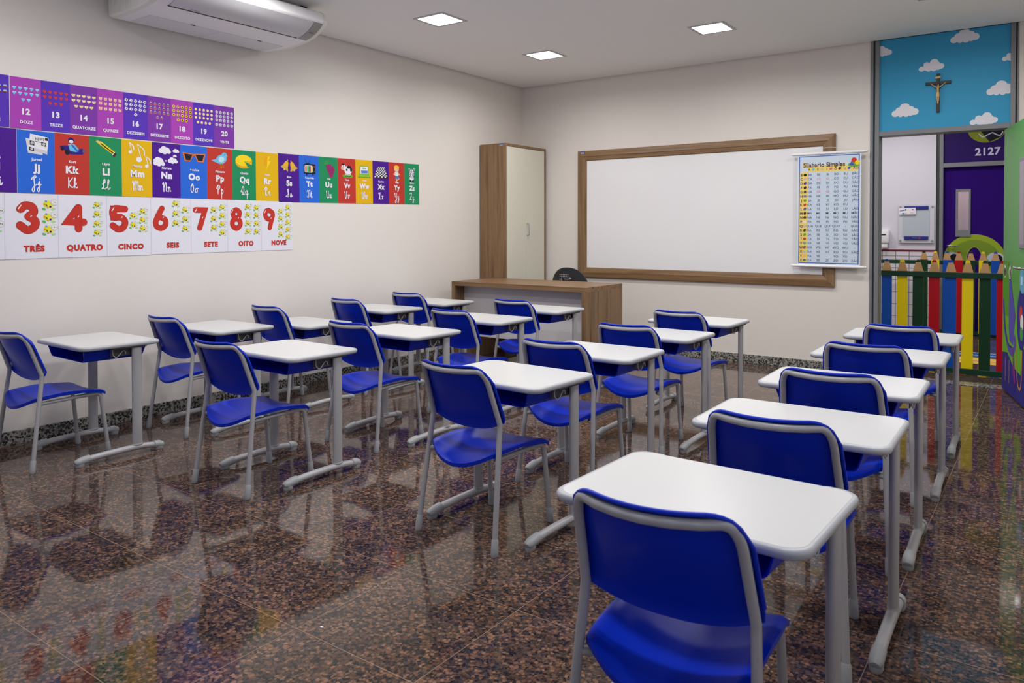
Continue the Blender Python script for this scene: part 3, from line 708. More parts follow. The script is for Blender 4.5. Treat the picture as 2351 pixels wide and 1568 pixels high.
for c in 'ABCD':
    n = len(DESKS[c])
    for i, (x, y, a) in enumerate(DESKS[c]):
        src = dk3 if (c, i) == ('A', 2) else dk
        o = copy_tree(src) if used.get(src.name) else src; used[src.name] = 1
        o.location = (x, y, 0); o.rotation_euler = (0, 0, math.radians(a))
        tag(o, ('lower white-topped school desk, ' if src is dk3 else 'white-topped school desk, ') + order(i, n) + ' in ' + COLN[c], 'desk', 'pupils\' desks in four columns')
    for i, (x, y, a) in enumerate(CHAIRS[c]):
        o = copy_tree(ch) if used.get('ch') else ch; used['ch'] = 1
        o.location = (x, y, 0); o.rotation_euler = (0, 0, math.radians(a))
        tag(o, 'blue plastic school chair, ' + order(i, n) + ' in ' + COLN[c], 'chair', 'pupils\' chairs in four columns')
# ================================================================== WHITEBOARD
def framed(name, x0, x1, z0, z1, yb, prof, parent):
    """four mitred rails; prof = (inset, projection)"""
    for k, (a, b, m) in enumerate((((x0, z0), (x1, z0), WOODX), ((x1, z0), (x1, z1), WOODZ), ((x1, z1), (x0, z1), WOODX), ((x0, z1), (x0, z0), WOODZ))):
        sx = lambda p, d: (p[0] + (d if p[0] == x0 else -d), p[1] + (d if p[1] == z0 else -d))
        bm = bmesh.new(); A_ = []; B_ = []
        for d, h in prof:
            qa, qb = sx(a, d), sx(b, d); A_.append(bm.verts.new((qa[0], yb - h, qa[1]))); B_.append(bm.verts.new((qb[0], yb - h, qb[1])))
        for i in range(len(prof)): j = (i + 1) % len(prof); bm.faces.new((A_[i], A_[j], B_[j], B_[i]))
        bm.faces.new(A_); bm.faces.new(B_[::-1]); build(name, bm, m, parent, False)
wbt = tag(thing('whiteboard', '', ''), 'large white writing board in a wide walnut frame on the wall', 'whiteboard')
wbt.location = (-2.92, YF, 1.436); X0, X1, Z0, Z1 = -4.234 + 2.92, -1.605 + 2.92, 0.757 - 1.436, 2.119 - 1.436
framed('frame_rail', X0, X1, Z0, Z1, 0.0, [(0, 0), (0, 0.024), (0.006, 0.028), (0.060, 0.034), (0.064, 0.028), (0.098, 0.022), (0.106, 0.014), (0.106, 0)], wbt)
build('board', bx(X0 + 0.1, X1 - 0.1, -0.010, 0.0, Z0 + 0.1, Z1 - 0.1), BOARD, wbt, False)
A = Art((X0 + 0.035, -0.0315, Z1 - 0.006), (1, 0, 0), (0, 0, 1)); A.slab(0, 0.055, -0.022, 0, 0.002, pr(48, 84, 158)); A.rect(0.004, 0.051, -0.021, -0.009, pr(196, 206, 222), 1); A.done('sticker', wbt)
# ================================================================== TALL CABINET
cb = tag(thing('cabinet', '', '', (-4.80, 6.80, 0)), 'tall walnut cabinet with two cream doors in the corner', 'cabinet')
x0, x1, y0, y1, T = -4.966 + 4.80, -4.638 + 4.80, 6.417 - 6.80, 7.19 - 6.80, 0.026
for a in ((x0, x1, y0, y0 + T, 0, 2.17), (x0, x1, y1 - T, y1, 0, 2.17)): build('side_panel', bx(*a, 0.001), WOODZ, cb, False)
build('top_panel', bx(x0, x1, y0 + T, y1 - T, 2.17 - 0.028, 2.17, 0.001), WOODX, cb, False)
build('plinth', bx(x0, x1 - 0.02, y0 + T, y1 - T, 0, 0.07), WOODX, cb, False)
build('back_panel', bx(x0, x0 + 0.006, y0 + T, y1 - T, 0.07, 2.14), CREAM, cb, False)
for k, (a, b) in enumerate(((y0 + T + 0.001, -0.0015), (0.0015, y1 - T - 0.001))):
    d = build('door', bx(x1 - 0.026, x1 - 0.004, a, b, 0.072, 2.140, 0.001), CREAM, cb, False)
    if k == 1:
        bm = bmesh.new(); tube(bm, fillet([(x1 - 0.004, 0.022, 1.212), (x1 + 0.026, 0.022, 1.214), (x1 + 0.026, 0.022, 1.338), (x1 - 0.004, 0.022, 1.340)], 0.012), 0.0055, 10); build('handle', bm, mat('satin_steel', srgb(176, 180, 188), 0.3, metal=0.7), d)
A = Art((x1 - 0.075, y0 - 0.001, 2.145), (1, 0, 0), (0, 0, 1)); A.slab(0, 0.05, 0, 0.02, 0.001, pr(48, 74, 150)); A.rect(0.004, 0.046, 0.002, 0.009, pr(186, 200, 216), 1); A.done('sticker', cb)
# ================================================================== TEACHER'S DESK AND CHAIR
td = tag(thing('teacher_desk', '', '', (-4.01, 6.03, 0)), 'wide walnut teacher\'s desk with a white front panel', 'desk')
x0, x1, y0, y1 = -4.758 + 4.01, -3.266 + 4.01, 5.693 - 6.03, 6.370 - 6.03; T = 0.042; ZD = 0.772
build('desktop', bx(x0, x1, y0, y1, ZD - T, ZD, 0.001), WOODX, td, False)
for a in ((x0, x0 + T - 0.006), (x1 - T, x1)): build('side_panel', bx(a[0], a[1], y0, y1, 0, ZD - T, 0.001), WOODZ, td, False)
build('front_panel', bx(x0 + T - 0.006, x1 - T, 5.845 - 6.03, 5.863 - 6.03, 0.238, ZD - T), mat('white_melamine', srgb(214, 212, 214), 0.4), td, False)
tc_ = tag(thing('teacher_chair', '', '', (-4.135, 6.86, 0)), 'dark charcoal chair with a perforated rounded back behind the teacher\'s desk', 'chair')
bm = bmesh.new(); nu, nv = 24, 10; ga = []; gb = []
for j in range(nv + 1):
    ra, rb_ = [], []
    for i in range(nu + 1):
        u = -1 + 2 * i / nu; u = math.sin(u * PI / 2); k = j / nv
        zt = 0.62 + 0.257 * (max(0.0, 1 - abs(u) ** 2.3)) ** 0.5; zb = 0.52; z = zb + (zt - zb) * k
        p = Vector((0.232 * u, -0.035 + 0.055 * u * u - 0.05 * (z - 0.6) * 0.6, z))
        ra.append(bm.verts.new(p)); rb_.append(bm.verts.new(p + Vector((0, 0.014, 0))))
    ga.append(ra); gb.append(rb_)
for G_ in (ga, gb):
    for j in range(nv):
        for i in range(nu): bm.faces.new((G_[j][i], G_[j][i + 1], G_[j + 1][i + 1], G_[j + 1][i]))
for i in range(nu):
    for j in (0, nv): bm.faces.new((ga[j][i], ga[j][i + 1], gb[j][i + 1], gb[j][i]))
for j in range(nv):
    for i in (0, nu): bm.faces.new((ga[j][i], ga[j + 1][i], gb[j + 1][i], gb[j][i]))
bkr = build('backrest', bm, BLACK, tc_)
A = Art((-0.03, -0.052, 0.782), (1, 0, 0), (0, 0, 1)); W1 = pr(190, 192, 196)
for r_ in range(4):
    for c_ in range(6):
        if r_ >= 2 and c_ >= 2: continue
        A.ell(-0.050 + 0.019 * c_, 0.020 - 0.0185 * r_, .0052, .0052, W1, 1, n=8)
A.text('Cavaletti', 0.033, -0.024, .013, W1, 1, .01, .078); A.rect(.062, .088, -.024, -.006, W1, 1); A.ell(.075, -.013, .006, .006, pr(90, 92, 98), 2)
A.done('maker_mark', bkr)
build('seat', bx(-0.23, 0.23, -0.01, 0.30, 0.435, 0.465, 0.014), BLACK, tc_)
for sx in (-1, 1):
    for sy, top in ((0, 0.56), (1, 0.44)):
        bm = bmesh.new(); tube(bm, [(sx * 0.22, -0.03 + 0.33 * sy, 0.0), (sx * 0.205, 0.0 + 0.28 * sy, 0.43), (sx * 0.20, -0.022 + (0.28 if sy else 0.0) , top)], 0.011, 10); build('leg', bm, mat('black_metal', srgb(36, 36, 38), 0.4), tc_)
# ================================================================== AIR CONDITIONER
ac = tag(thing('air_conditioner', '', '', (-4.60, 3.11, 2.75)), 'long white air conditioner hung from the ceiling against the poster wall', 'air conditioner')
PF = [(-4.925, 2.862), (-4.925, 2.636), (-4.905, 2.625), (-4.78, 2.623), (-4.65, 2.624), (-4.55, 2.631), (-4.47, 2.643), (-4.40, 2.659), (-4.34, 2.682), (-4.295, 2.710), (-4.262, 2.738), (-4.256, 2.748), (-4.272, 2.800), (-4.282, 2.816), (-4.31, 2.832), (-4.45, 2.862)]
PL = [(x + 4.60, z - 2.75) for x, z in PF]
def along(bm, prof, ya, yb, mi=0):
    prism(bm, prof, lambda u, v, w: Vector((u, ya + w, v)), yb - ya, mi)
bm = bmesh.new(); along(bm, PL, -0.585, 0.570); build('body', bm, WPLAS, ac, angle=0.35)
def scaled(k, d): 
    c = (-0.08, 0.01); return [(c[0] + (x - c[0]) * k - 0, c[1] + (z - c[1]) * k) for x, z in PL]
for sg, ya in ((-1, -0.585), (1, 0.570)):
    bm = bmesh.new(); secs = [(1.004, 0.0), (1.01, 0.006), (1.01, 0.022), (0.985, 0.034), (0.93, 0.040)]
    rg = [[bm.verts.new((x, ya + sg * w, z)) for x, z in scaled(k, 0)] for k, w in secs]
    for a, b in zip(rg, rg[1:]):
        for q in range(len(a)): bm.faces.new((a[q], a[(q + 1) % len(a)], b[(q + 1) % len(a)], b[q]))
    bm.faces.new(rg[0][::-1]); bm.faces.new(rg[-1])
    cp = build('end_cap', bm, mat('warm_white_plastic', srgb(226, 224, 216), 0.4), ac, angle=0.5)
    if sg < 0:
        bm = bmesh.new()
        for k in range(22):
            x = -0.31 + 0.0125 * k; box(bm, x, x + 0.005, ya - 0.043, ya - 0.030, -0.115 + 0.0, 0.07)
        build('grille', bm, mat('warm_white_plastic', srgb(226, 224, 216), 0.4), cp, False)
def strip(name, i0, i1, ya, yb, off, m, parent=ac, t0=0.0, t1=1.0):
    """thin cover following the underside profile between profile indices"""
    pts = [Vector((x, 0, z)) for x, z in PL[i0:i1 + 1]]
    pts[0] = pts[0].lerp(pts[1], t0); pts[-1] = pts[-2].lerp(pts[-1], t1)
    bm = bmesh.new(); ra = []; rb_ = []
    for i, p in enumerate(pts):
        t = (pts[min(i + 1, len(pts) - 1)] - pts[max(i - 1, 0)]).normalized(); n = Vector((t.z, 0, -t.x))
        if n.z > 0: n = -n
        ra.append([bm.verts.new(p + n * off + Vector((0, y, 0))) for y in (ya, yb)]); rb_.append([bm.verts.new(p - n * 0.004 + Vector((0, y, 0))) for y in (ya, yb)])
    for a, b in zip(ra, ra[1:]): bm.faces.new((a[0], a[1], b[1], b[0]))
    for k in range(len(ra) - 1):
        for e in (0, 1): bm.faces.new((ra[k][e], ra[k + 1][e], rb_[k + 1][e], rb_[k][e]))
    for e in (0, -1): bm.faces.new((ra[e][0], ra[e][1], rb_[e][1], rb_[e][0]))
    return build(name, bm, m, parent, angle=0.4)
strip('louver_gap_shade', 6, 10, -0.50, 0.485, 0.0012, mat('slot_shade_brown', srgb(62, 50, 44), 0.6), t0=0.25)  # dark strip that paints in the shade of the gap beside the louver
strip('louver', 6, 10, -0.50, 0.480, 0.006, mat('grey_white_plastic', srgb(206, 206, 210), 0.3), t0=0.55)
strip('sensor_panel', 6, 10, 0.492, 0.566, 0.003, mat('sensor_grey', srgb(150, 149, 146), 0.4), t0=0.3)
build('sensor_window', bx(0.235, 0.262, 0.515, 0.542, -0.075, -0.058), mat('sensor_dark', srgb(52, 54, 50), 0.3), ac, False)
for ya, yb in ((-0.50, -0.012), (0.0, 0.52)): strip('service_panel', 2, 4, ya, yb, 0.0025, mat('panel_white', srgb(218, 218, 222), 0.4), t0=0.15)
bm = bmesh.new()
for y in (-0.22, 0.30): box(bm, -0.052, -0.046, y, y + 0.03, -0.13, -0.122)
build('latch', bm, mat('sensor_dark', srgb(52, 54, 50), 0.3), ac, False)
A = Art((0.185, -0.33, -0.1005), (0, 1, 0), (0.97, 0, 0.24)); A.text('Springer', 0, 0, .016, pr(86, 84, 96), 1, .0); A.done('maker_mark', ac)
for y in (-0.45, 0.52):
    build('hanger', bx(0.10, 0.165, y, y + 0.05, 0.085, 0.138, 0.004), mat('black_metal', srgb(36, 36, 38), 0.4), ac, False)
# ================================================================== CRUCIFIX
cr = tag(thing('crucifix', '', '', (-0.815, YF + 0.005, 2.394)), 'small dark wooden crucifix with a pale figure on the cloud panel', 'crucifix')
WD = mat('dark_wood', srgb(40, 34, 34), 0.5); GO = mat('antique_gold', srgb(196, 160, 104), 0.45)
bm = bmesh.new(); box(bm, -0.0125, 0.0125, -0.014, 0, -0.159, 0.159, 0.002); box(bm, -0.0925, 0.0925, -0.0145, -0.0005, 0.070, 0.094, 0.002); build('cross', bm, WD, cr, False)
bm = bmesh.new(); SKV = [((0, -.021, .045), .0065), ((0, -.022, .030), .0105), ((0, -.022, .008), .0085), ((0, -.022, -.012), .0095), ((.006, -.024, -.045), .0058), ((.002, -.020, -.072), .0046), ((.001, -.021, -.092), .0036),
       ((-.006, -.025, -.045), .0058), ((-.002, -.022, -.072), .0046), ((-.001, -.024, -.092), .0036), ((.014, -.021, .045), .0055), ((.034, -.019, .062), .0038), ((.056, -.018, .082), .0030), ((-.014, -.021, .045), .0055), ((-.034, -.019, .062), .0038), ((-.056, -.018, .082), .0030),
       ((.002, -.024, .058), .0048), ((.005, -.027, .070), .0092)]
vs = [bm.verts.new(p) for p, r in SKV]
for a, b in ((1, 0), (1, 2), (2, 3), (3, 4), (4, 5), (5, 6), (3, 7), (7, 8), (8, 9), (0, 10), (10, 11), (11, 12), (0, 13), (13, 14), (14, 15), (0, 16), (16, 17)): bm.edges.new((vs[a], vs[b]))
me = bpy.data.meshes.new('figure'); bm.to_mesh(me); bm.free(); me.materials.append(GO); fg = bpy.data.objects.new('figure', me); C.objects.link(fg); fg.parent = cr
sk = fg.modifiers.new('skin', 'SKIN'); sk.use_smooth_shade = True
if not me.skin_vertices: fg.data.attributes
for v, (p, r) in zip(me.skin_vertices[0].data, SKV): v.radius = (r, r)
me.skin_vertices[0].data[3].use_root = True
ss = fg.modifiers.new('sub', 'SUBSURF'); ss.levels = 2; ss.render_levels = 2
bm = bmesh.new(); tube(bm, [(0, -.022, .004), (0, -.0225, -.012), (0, -.023, -.034)], [.0115, .0138, .0128], 12); build('loincloth', bm, mat('pale_gold', srgb(214, 180, 120), 0.5), cr)
bm = bmesh.new(); tube(bm, [(.005, -.024, .081), (.004, -.0225, .070), (.003, -.021, .058)], [.0062, .0100, .0066], 10); build('hair', bm, mat('dark_wood', srgb(40, 34, 34), 0.5), cr)
bm = bmesh.new(); tube(bm, [(-.018, -.017, .122), (-.008, -.019, .126), (.008, -.019, .126), (.018, -.017, .130)], 1.0, 8, True, (.0035, .009), (0, 1, 0)); build('scroll', bm, mat('pale_gold', srgb(214, 180, 120), 0.5), cr)
# ================================================================== PENCIL FENCES
WOODT = paint(196, 152, 104, 0.5); GD = paint(18, 58, 40, 0.4)
PC = {'b': paint(10, 76, 172), 'y': paint(240, 214, 10), 'g': paint(16, 58, 30), 'r': paint(178, 8, 22)}
def fence(label, x0, y, seq, pitch, ext, rail_front, loc_z=0.0):
    t = tag(thing('pencil_fence', '', '', (x0, y, 0)), label, 'fence', 'fences of giant pencils in the corridor')
    n = len(seq); xa, xb = -ext[0], pitch * (n - 1) + ext[1]; yr = -0.03 if rail_front else 0.012
    build('top_rail', bx(xa, xb, yr, yr + 0.025, 0.845, 0.893, 0.004), GD, t, False)
    build('bottom_rail', bx(xa, xb, yr, yr + 0.025, 0.008, 0.056, 0.004), GD, t, False)
    for x in (xa, xb): build('post', bx(x - 0.02, x + 0.02, yr + 0.026, yr + 0.06, 0.0, 0.88), GD, t, False)
    for k, c in enumerate(seq):
        x = k * pitch; w = 0.0425; yb, yf = 0.012, -0.004
        f3 = lambda u, v, q: Vector((x + u, yf + q, v))
        zc = 0.893 if rail_front else 0.902; z0 = 0.03
        bm = bmesh.new(); prism(bm, [(-w, z0), (w, z0), (w, zc), (-w, zc)], f3, 0.016); pk = build('picket', bm, PC[c], t, False)
        bm = bmesh.new(); prism(bm, [(-w, zc), (w, zc), (w - 0.004, zc + 0.012), (0.019, zc + 0.082), (-0.019, zc + 0.082), (-w + 0.004, zc + 0.012)], f3, 0.016); build('wood_cone', bm, WOODT, pk, False)
        bm = bmesh.new(); prism(bm, [(-0.019, zc + 0.082), (0.019, zc + 0.082), (0.0165, zc + 0.095), (0.010, zc + 0.104), (0, zc + 0.106), (-0.010, zc + 0.104), (-0.0165, zc + 0.095)], f3, 0.016); build('pencil_tip', bm, PC[c], pk, False)
    return t
fence('fence of giant coloured pencils close outside the open doorway', -1.275, 7.75, 'bygrbygr', 0.1278, (0.20, 0.25), True)
fence('fence of giant coloured pencils in front of the purple door', -1.335, 10.62, 'gybrgybr', 0.1235, (0.9, 0.5), False)
# ------------------------------------------------------------------ things on the corridor wall and floor
dp = tag(thing('soap_dispenser', '', '', (-1.833, YC, 1.15)), 'white sanitizer dispenser on the corridor wall above the red strip', 'dispenser')
build('housing', bx(-0.06, 0.06, -0.09, 0, -0.06, 0.118, 0.02), WPLAS, dp); build('pump', bx(-0.042, 0.042, -0.075, -0.005, -0.122, -0.058, 0.015), WPLAS, dp)
build('level_window', bx(-0.026, 0.026, -0.092, -0.088, 0.045, 0.062, 0.0015), paint(24, 34, 92), dp, False)
nb = tag(thing('notice_board', '', '', (-1.47, YC, 1.345)), 'clear acrylic notice board with blue bars on the corridor wall', 'notice board')
acr = mat('acrylic', srgb(206, 206, 216), 0.12)
build('acrylic_sheet', bx(-0.203, 0.203, -0.024, -0.018, -0.246, 0.246, 0.002), acr, nb, False)
build('paper_holder', bx(-0.155, 0.150, -0.028, -0.0245, -0.165, 0.18), mat('frosted_sheet', srgb(184, 192, 202), 0.25), nb, False)
for z0, z1 in ((0.180, 0.225), (-0.205, -0.160)):
    b_ = build('clamp_bar', bx(-0.138, 0.138, -0.042, -0.0285, z0, z1, 0.006), paint(44, 48, 140), nb, False)
    if z0 < 0:
        A = Art((0.02, -0.0425, z0 + 0.022), (1, 0, 0), (0, 0, 1)); A.line([(-.06, .004), (.0, .0)], .006, pr(150, 130, 190), 1); A.ell(.018, 0, .013, .013, pr(180, 70, 70), 2); A.done('emblem', b_)
for x in (-0.18, 0.18):
    for z in (-0.215, 0.215):
        bm = bmesh.new(); lathe(bm, [(0.012, 0), (0.012, 0.034), (0.010, 0.036)], 12)
        for v in bm.verts: v.co = Vector((x + v.co.x, -v.co.z, z + v.co.y))
        build('standoff', bm, CHROME, nb)
A = Art((-1.57, YC - 0.046, 1.505), (1, 0, 0), (0, 0, 1)); A.slab(-.095, .095, -.042, .042, .004, pr(232, 228, 240))
A.line([(-.08, .004), (-.035, .012)], .010, pr(90, 70, 150), 1); A.ell(-.018, .018, .012, .010, pr(20, 120, 90), 1); A.ell(.01, .018, .008, .008, pr(220, 200, 120), 1); A.ell(.062, .02, .012, .006, pr(150, 40, 70), 1); A.ell(-.045, -.03, .014, .009, pr(50, 110, 150), 1); A.ell(-.018, -.03, .012, .008, pr(220, 190, 80), 1); A.line([(.035, -.02), (.065, -.022)], .010, pr(224, 190, 150), 1)
tag(A.done('sign_card'), 'small white card with coloured drawings on the acrylic board', 'card')
A = Art((0, 0, 0.0005), (1, 0, 0), (0, 1, 0)); A.rect(-1.6, 1.6, 8.44, 8.84, pr(222, 178, 84), 1); A.rect(-1.6, 1.6, 8.90, 9.16, pr(24, 84, 150), 1); A.line([(-1.6, 9.2), (1.6, 9.2)], .03, pr(200, 206, 220), 2); A.line([(-1.6, 8.58), (1.6, 8.70)], .02, pr(90, 100, 120), 2); A.line([(-1.6, 9.02), (1.6, 9.02)], .03, pr(190, 200, 214), 2)
tag(A.done('trim_2'), 'yellow and blue game stripes on the corridor floor', 'floor marking', kind='structure')
# ================================================================== WALL BANNERS
WHT = pr(232, 230, 240)
CV = {'V': pr(74, 22, 142), 'B': pr(40, 104, 214), 'R': pr(190, 56, 46), 'G': pr(30, 140, 90), 'Y': pr(226, 180, 16)}
BLK, GRY, BRN, YEL, ORG, RED, SKY, GRN = pr(26, 26, 34), pr(190, 192, 200), pr(70, 36, 26), pr(246, 214, 30), pr(226, 116, 36), pr(206, 60, 50), pr(110, 190, 226), pr(90, 176, 50)
# joined-up writing: strokes in units of capital height
CUR = {
 'I': [[(-.1, .85), (.1, 1.0), (.2, .8), (.12, .1), (.0, 0), (-.12, .1)]], 'i': [[(.0, .15), (.1, .5), (.1, .1), (.2, .02), (.3, .2)], [(.12, .72), (.13, .73)]],
 'J': [[(-.16, .66), (-.1, .84), (.08, .8), (.22, .92), (.12, 1.05), (.03, .85), (.08, .2), (.06, -.4), (-.08, -.5), (-.12, -.25), (.1, .05), (.3, .2)]], 'j': [[(.0, .15), (.12, .5), (.12, -.3), (.02, -.5), (-.08, -.3), (.1, .0), (.26, .2)], [(.14, .72), (.15, .73)]],
 'K': [[(-.1, 1.0), (-.12, .0)], [(.3, 1.0), (-.08, .45), (.2, .05), (.36, .1)]], 'k': [[(.0, .2), (.14, .9), (.06, 1.0), (.03, .7), (.03, 0)], [(.03, .3), (.2, .5), (.22, .35), (.05, .27), (.22, .02), (.36, .1)]],
 'L': [[(-.1, .5), (.16, .7), (.14, 1.0), (.02, .8), (.02, .2), (-.14, .04), (-.06, .14), (.16, .02), (.34, .16)]], 'l': [[(.0, .2), (.16, .8), (.1, 1.0), (.04, .7), (.06, .1), (.16, .0), (.28, .16)]],
 'M': [[(-.3, .8), (-.18, .95), (-.14, .0)], [(-.14, .4), (.0, .95), (.1, .8), (.1, .0)], [(.1, .4), (.24, .95), (.34, .8), (.34, .1), (.44, .05)]], 'm': [[(.0, .45), (.06, .5), (.06, .0)], [(.06, .3), (.16, .5), (.22, .4), (.22, .0)], [(.22, .3), (.32, .5), (.38, .4), (.38, .05), (.48, .1)]],
 'N': [[(-.22, .8), (-.1, .95), (-.06, .0)], [(-.06, .4), (.12, .95), (.22, .8), (.22, .1), (.32, .05)]], 'n': [[(.0, .45), (.06, .5), (.06, .0)], [(.06, .3), (.18, .5), (.25, .4), (.25, .05), (.35, .1)]],
 'O': [[(.05, 1.0), (-.12, .7), (-.12, .2), (.03, .0), (.18, .3), (.16, .8), (.05, 1.0), (.0, .75)]], 'o': [[(.16, .5), (.02, .4), (.03, .08), (.18, .02), (.26, .25), (.16, .5), (.36, .48)]],
 'P': [[(-.2, .6), (-.05, .95), (.16, .98), (.24, .75), (.1, .5), (-.05, .55)], [(.0, .95), (.0, .0)]], 'p': [[(.0, .4), (.06, .5), (.06, -.5)], [(.06, .35), (.18, .5), (.27, .3), (.18, .02), (.07, .12)]],
 'Q': [[(.08, 1.0), (-.08, .7), (-.08, .2), (.06, .0), (.2, .3), (.18, .8), (.08, 1.0)], [(-.24, .35), (-.16, .5), (.0, .3), (.3, .0)]], 'q': [[(.24, .42), (.1, .5), (.0, .25), (.1, .02), (.24, .15)], [(.25, .5), (.25, -.5)], [(.25, -.1), (.4, .1)]],
 'R': [[(-.2, .7), (-.05, .98), (.16, .98), (.22, .76), (.0, .52), (.14, .1), (.28, .06)], [(-.02, .95), (-.03, .0)]], 'r': [[(.0, .2), (.08, .5), (.22, .42), (.2, .05), (.32, .1)]],
 'S': [[(-.3, .05), (.05, .3), (.16, .9), (.08, 1.02), (.0, .8), (.18, .3), (.1, .02), (-.12, .06)]], 's': [[(.0, .08), (.12, .5), (.16, .4), (.24, .15), (.14, .0), (.02, .08)], [(.2, .04), (.34, .14)]],
 'T': [[(-.14, .75), (-.08, .92), (.1, .88), (.36, .98)], [(.14, .9), (.12, .2), (.0, .0), (-.14, .14)]], 't': [[(.0, .15), (.12, .8), (.1, .1), (.2, .0), (.3, .12)], [(.02, .5), (.24, .52)]],
 'U': [[(-.2, .8), (-.1, .95), (-.1, .2), (.04, .0), (.18, .2)], [(.2, .95), (.2, .1), (.32, .08)]], 'u': [[(.0, .3), (.06, .5), (.06, .1), (.16, .02), (.24, .2)], [(.25, .5), (.25, .05), (.36, .1)]],
 'V': [[(-.24, .75), (-.12, .95), (-.08, .2), (.04, .0), (.18, .5), (.2, .95), (.3, .88)]], 'v': [[(.0, .4), (.06, .5), (.08, .1), (.18, .02), (.26, .4), (.28, .5), (.38, .44)]],
 'W': [[(-.3, .75), (-.2, .95), (-.18, .15), (-.08, .0), (.04, .3), (.05, .9), (.05, .2), (.16, .0), (.28, .4), (.28, .95), (.36, .88)]], 'w': [[(.0, .4), (.04, .5), (.06, .08), (.16, .05), (.2, .5), (.22, .08), (.34, .05), (.38, .5), (.48, .44)]],
 'X': [[(-.24, .8), (-.12, .96), (.0, .8), (.0, .2), (.14, .0), (.26, .12)], [(.28, .95), (.1, .9), (.0, .5), (-.1, .06), (-.26, .04)]], 'x': [[(.0, .42), (.1, .48), (.16, .1), (.3, .06)], [(.32, .48), (.18, .3), (.02, .02)]],
 'Y': [[(-.24, .8), (-.14, .95), (-.1, .45), (.06, .35), (.18, .6)], [(.2, .95), (.16, -.2), (.02, -.5), (-.12, -.3), (.26, .1)]], 'y': [[(.0, .4), (.06, .5), (.08, .12), (.2, .08), (.26, .3)], [(.27, .5), (.24, -.2), (.12, -.5), (.04, -.3), (.36, .12)]],
 'Z': [[(-.2, .9), (-.1, .98), (.22, .95), (-.18, .04), (-.08, .1), (.24, .02)], [(-.1, .5), (.2, .5)]], 'z': [[(.0, .42), (.12, .5), (.2, .4), (.08, .15), (.22, .1), (.2, -.35), (.06, -.45), (.08, -.2), (.36, .1)]]}
def cursive(A, L, cx, y, h, m, z):
    for ch_, ox in ((L, -0.30), (L.lower(), 0.12)):
        for s_ in CUR[ch_]: A.line([(cx + (x + ox) * h * 0.98, y + b * h) for x, b in s_], 0.030, m, z, 4)
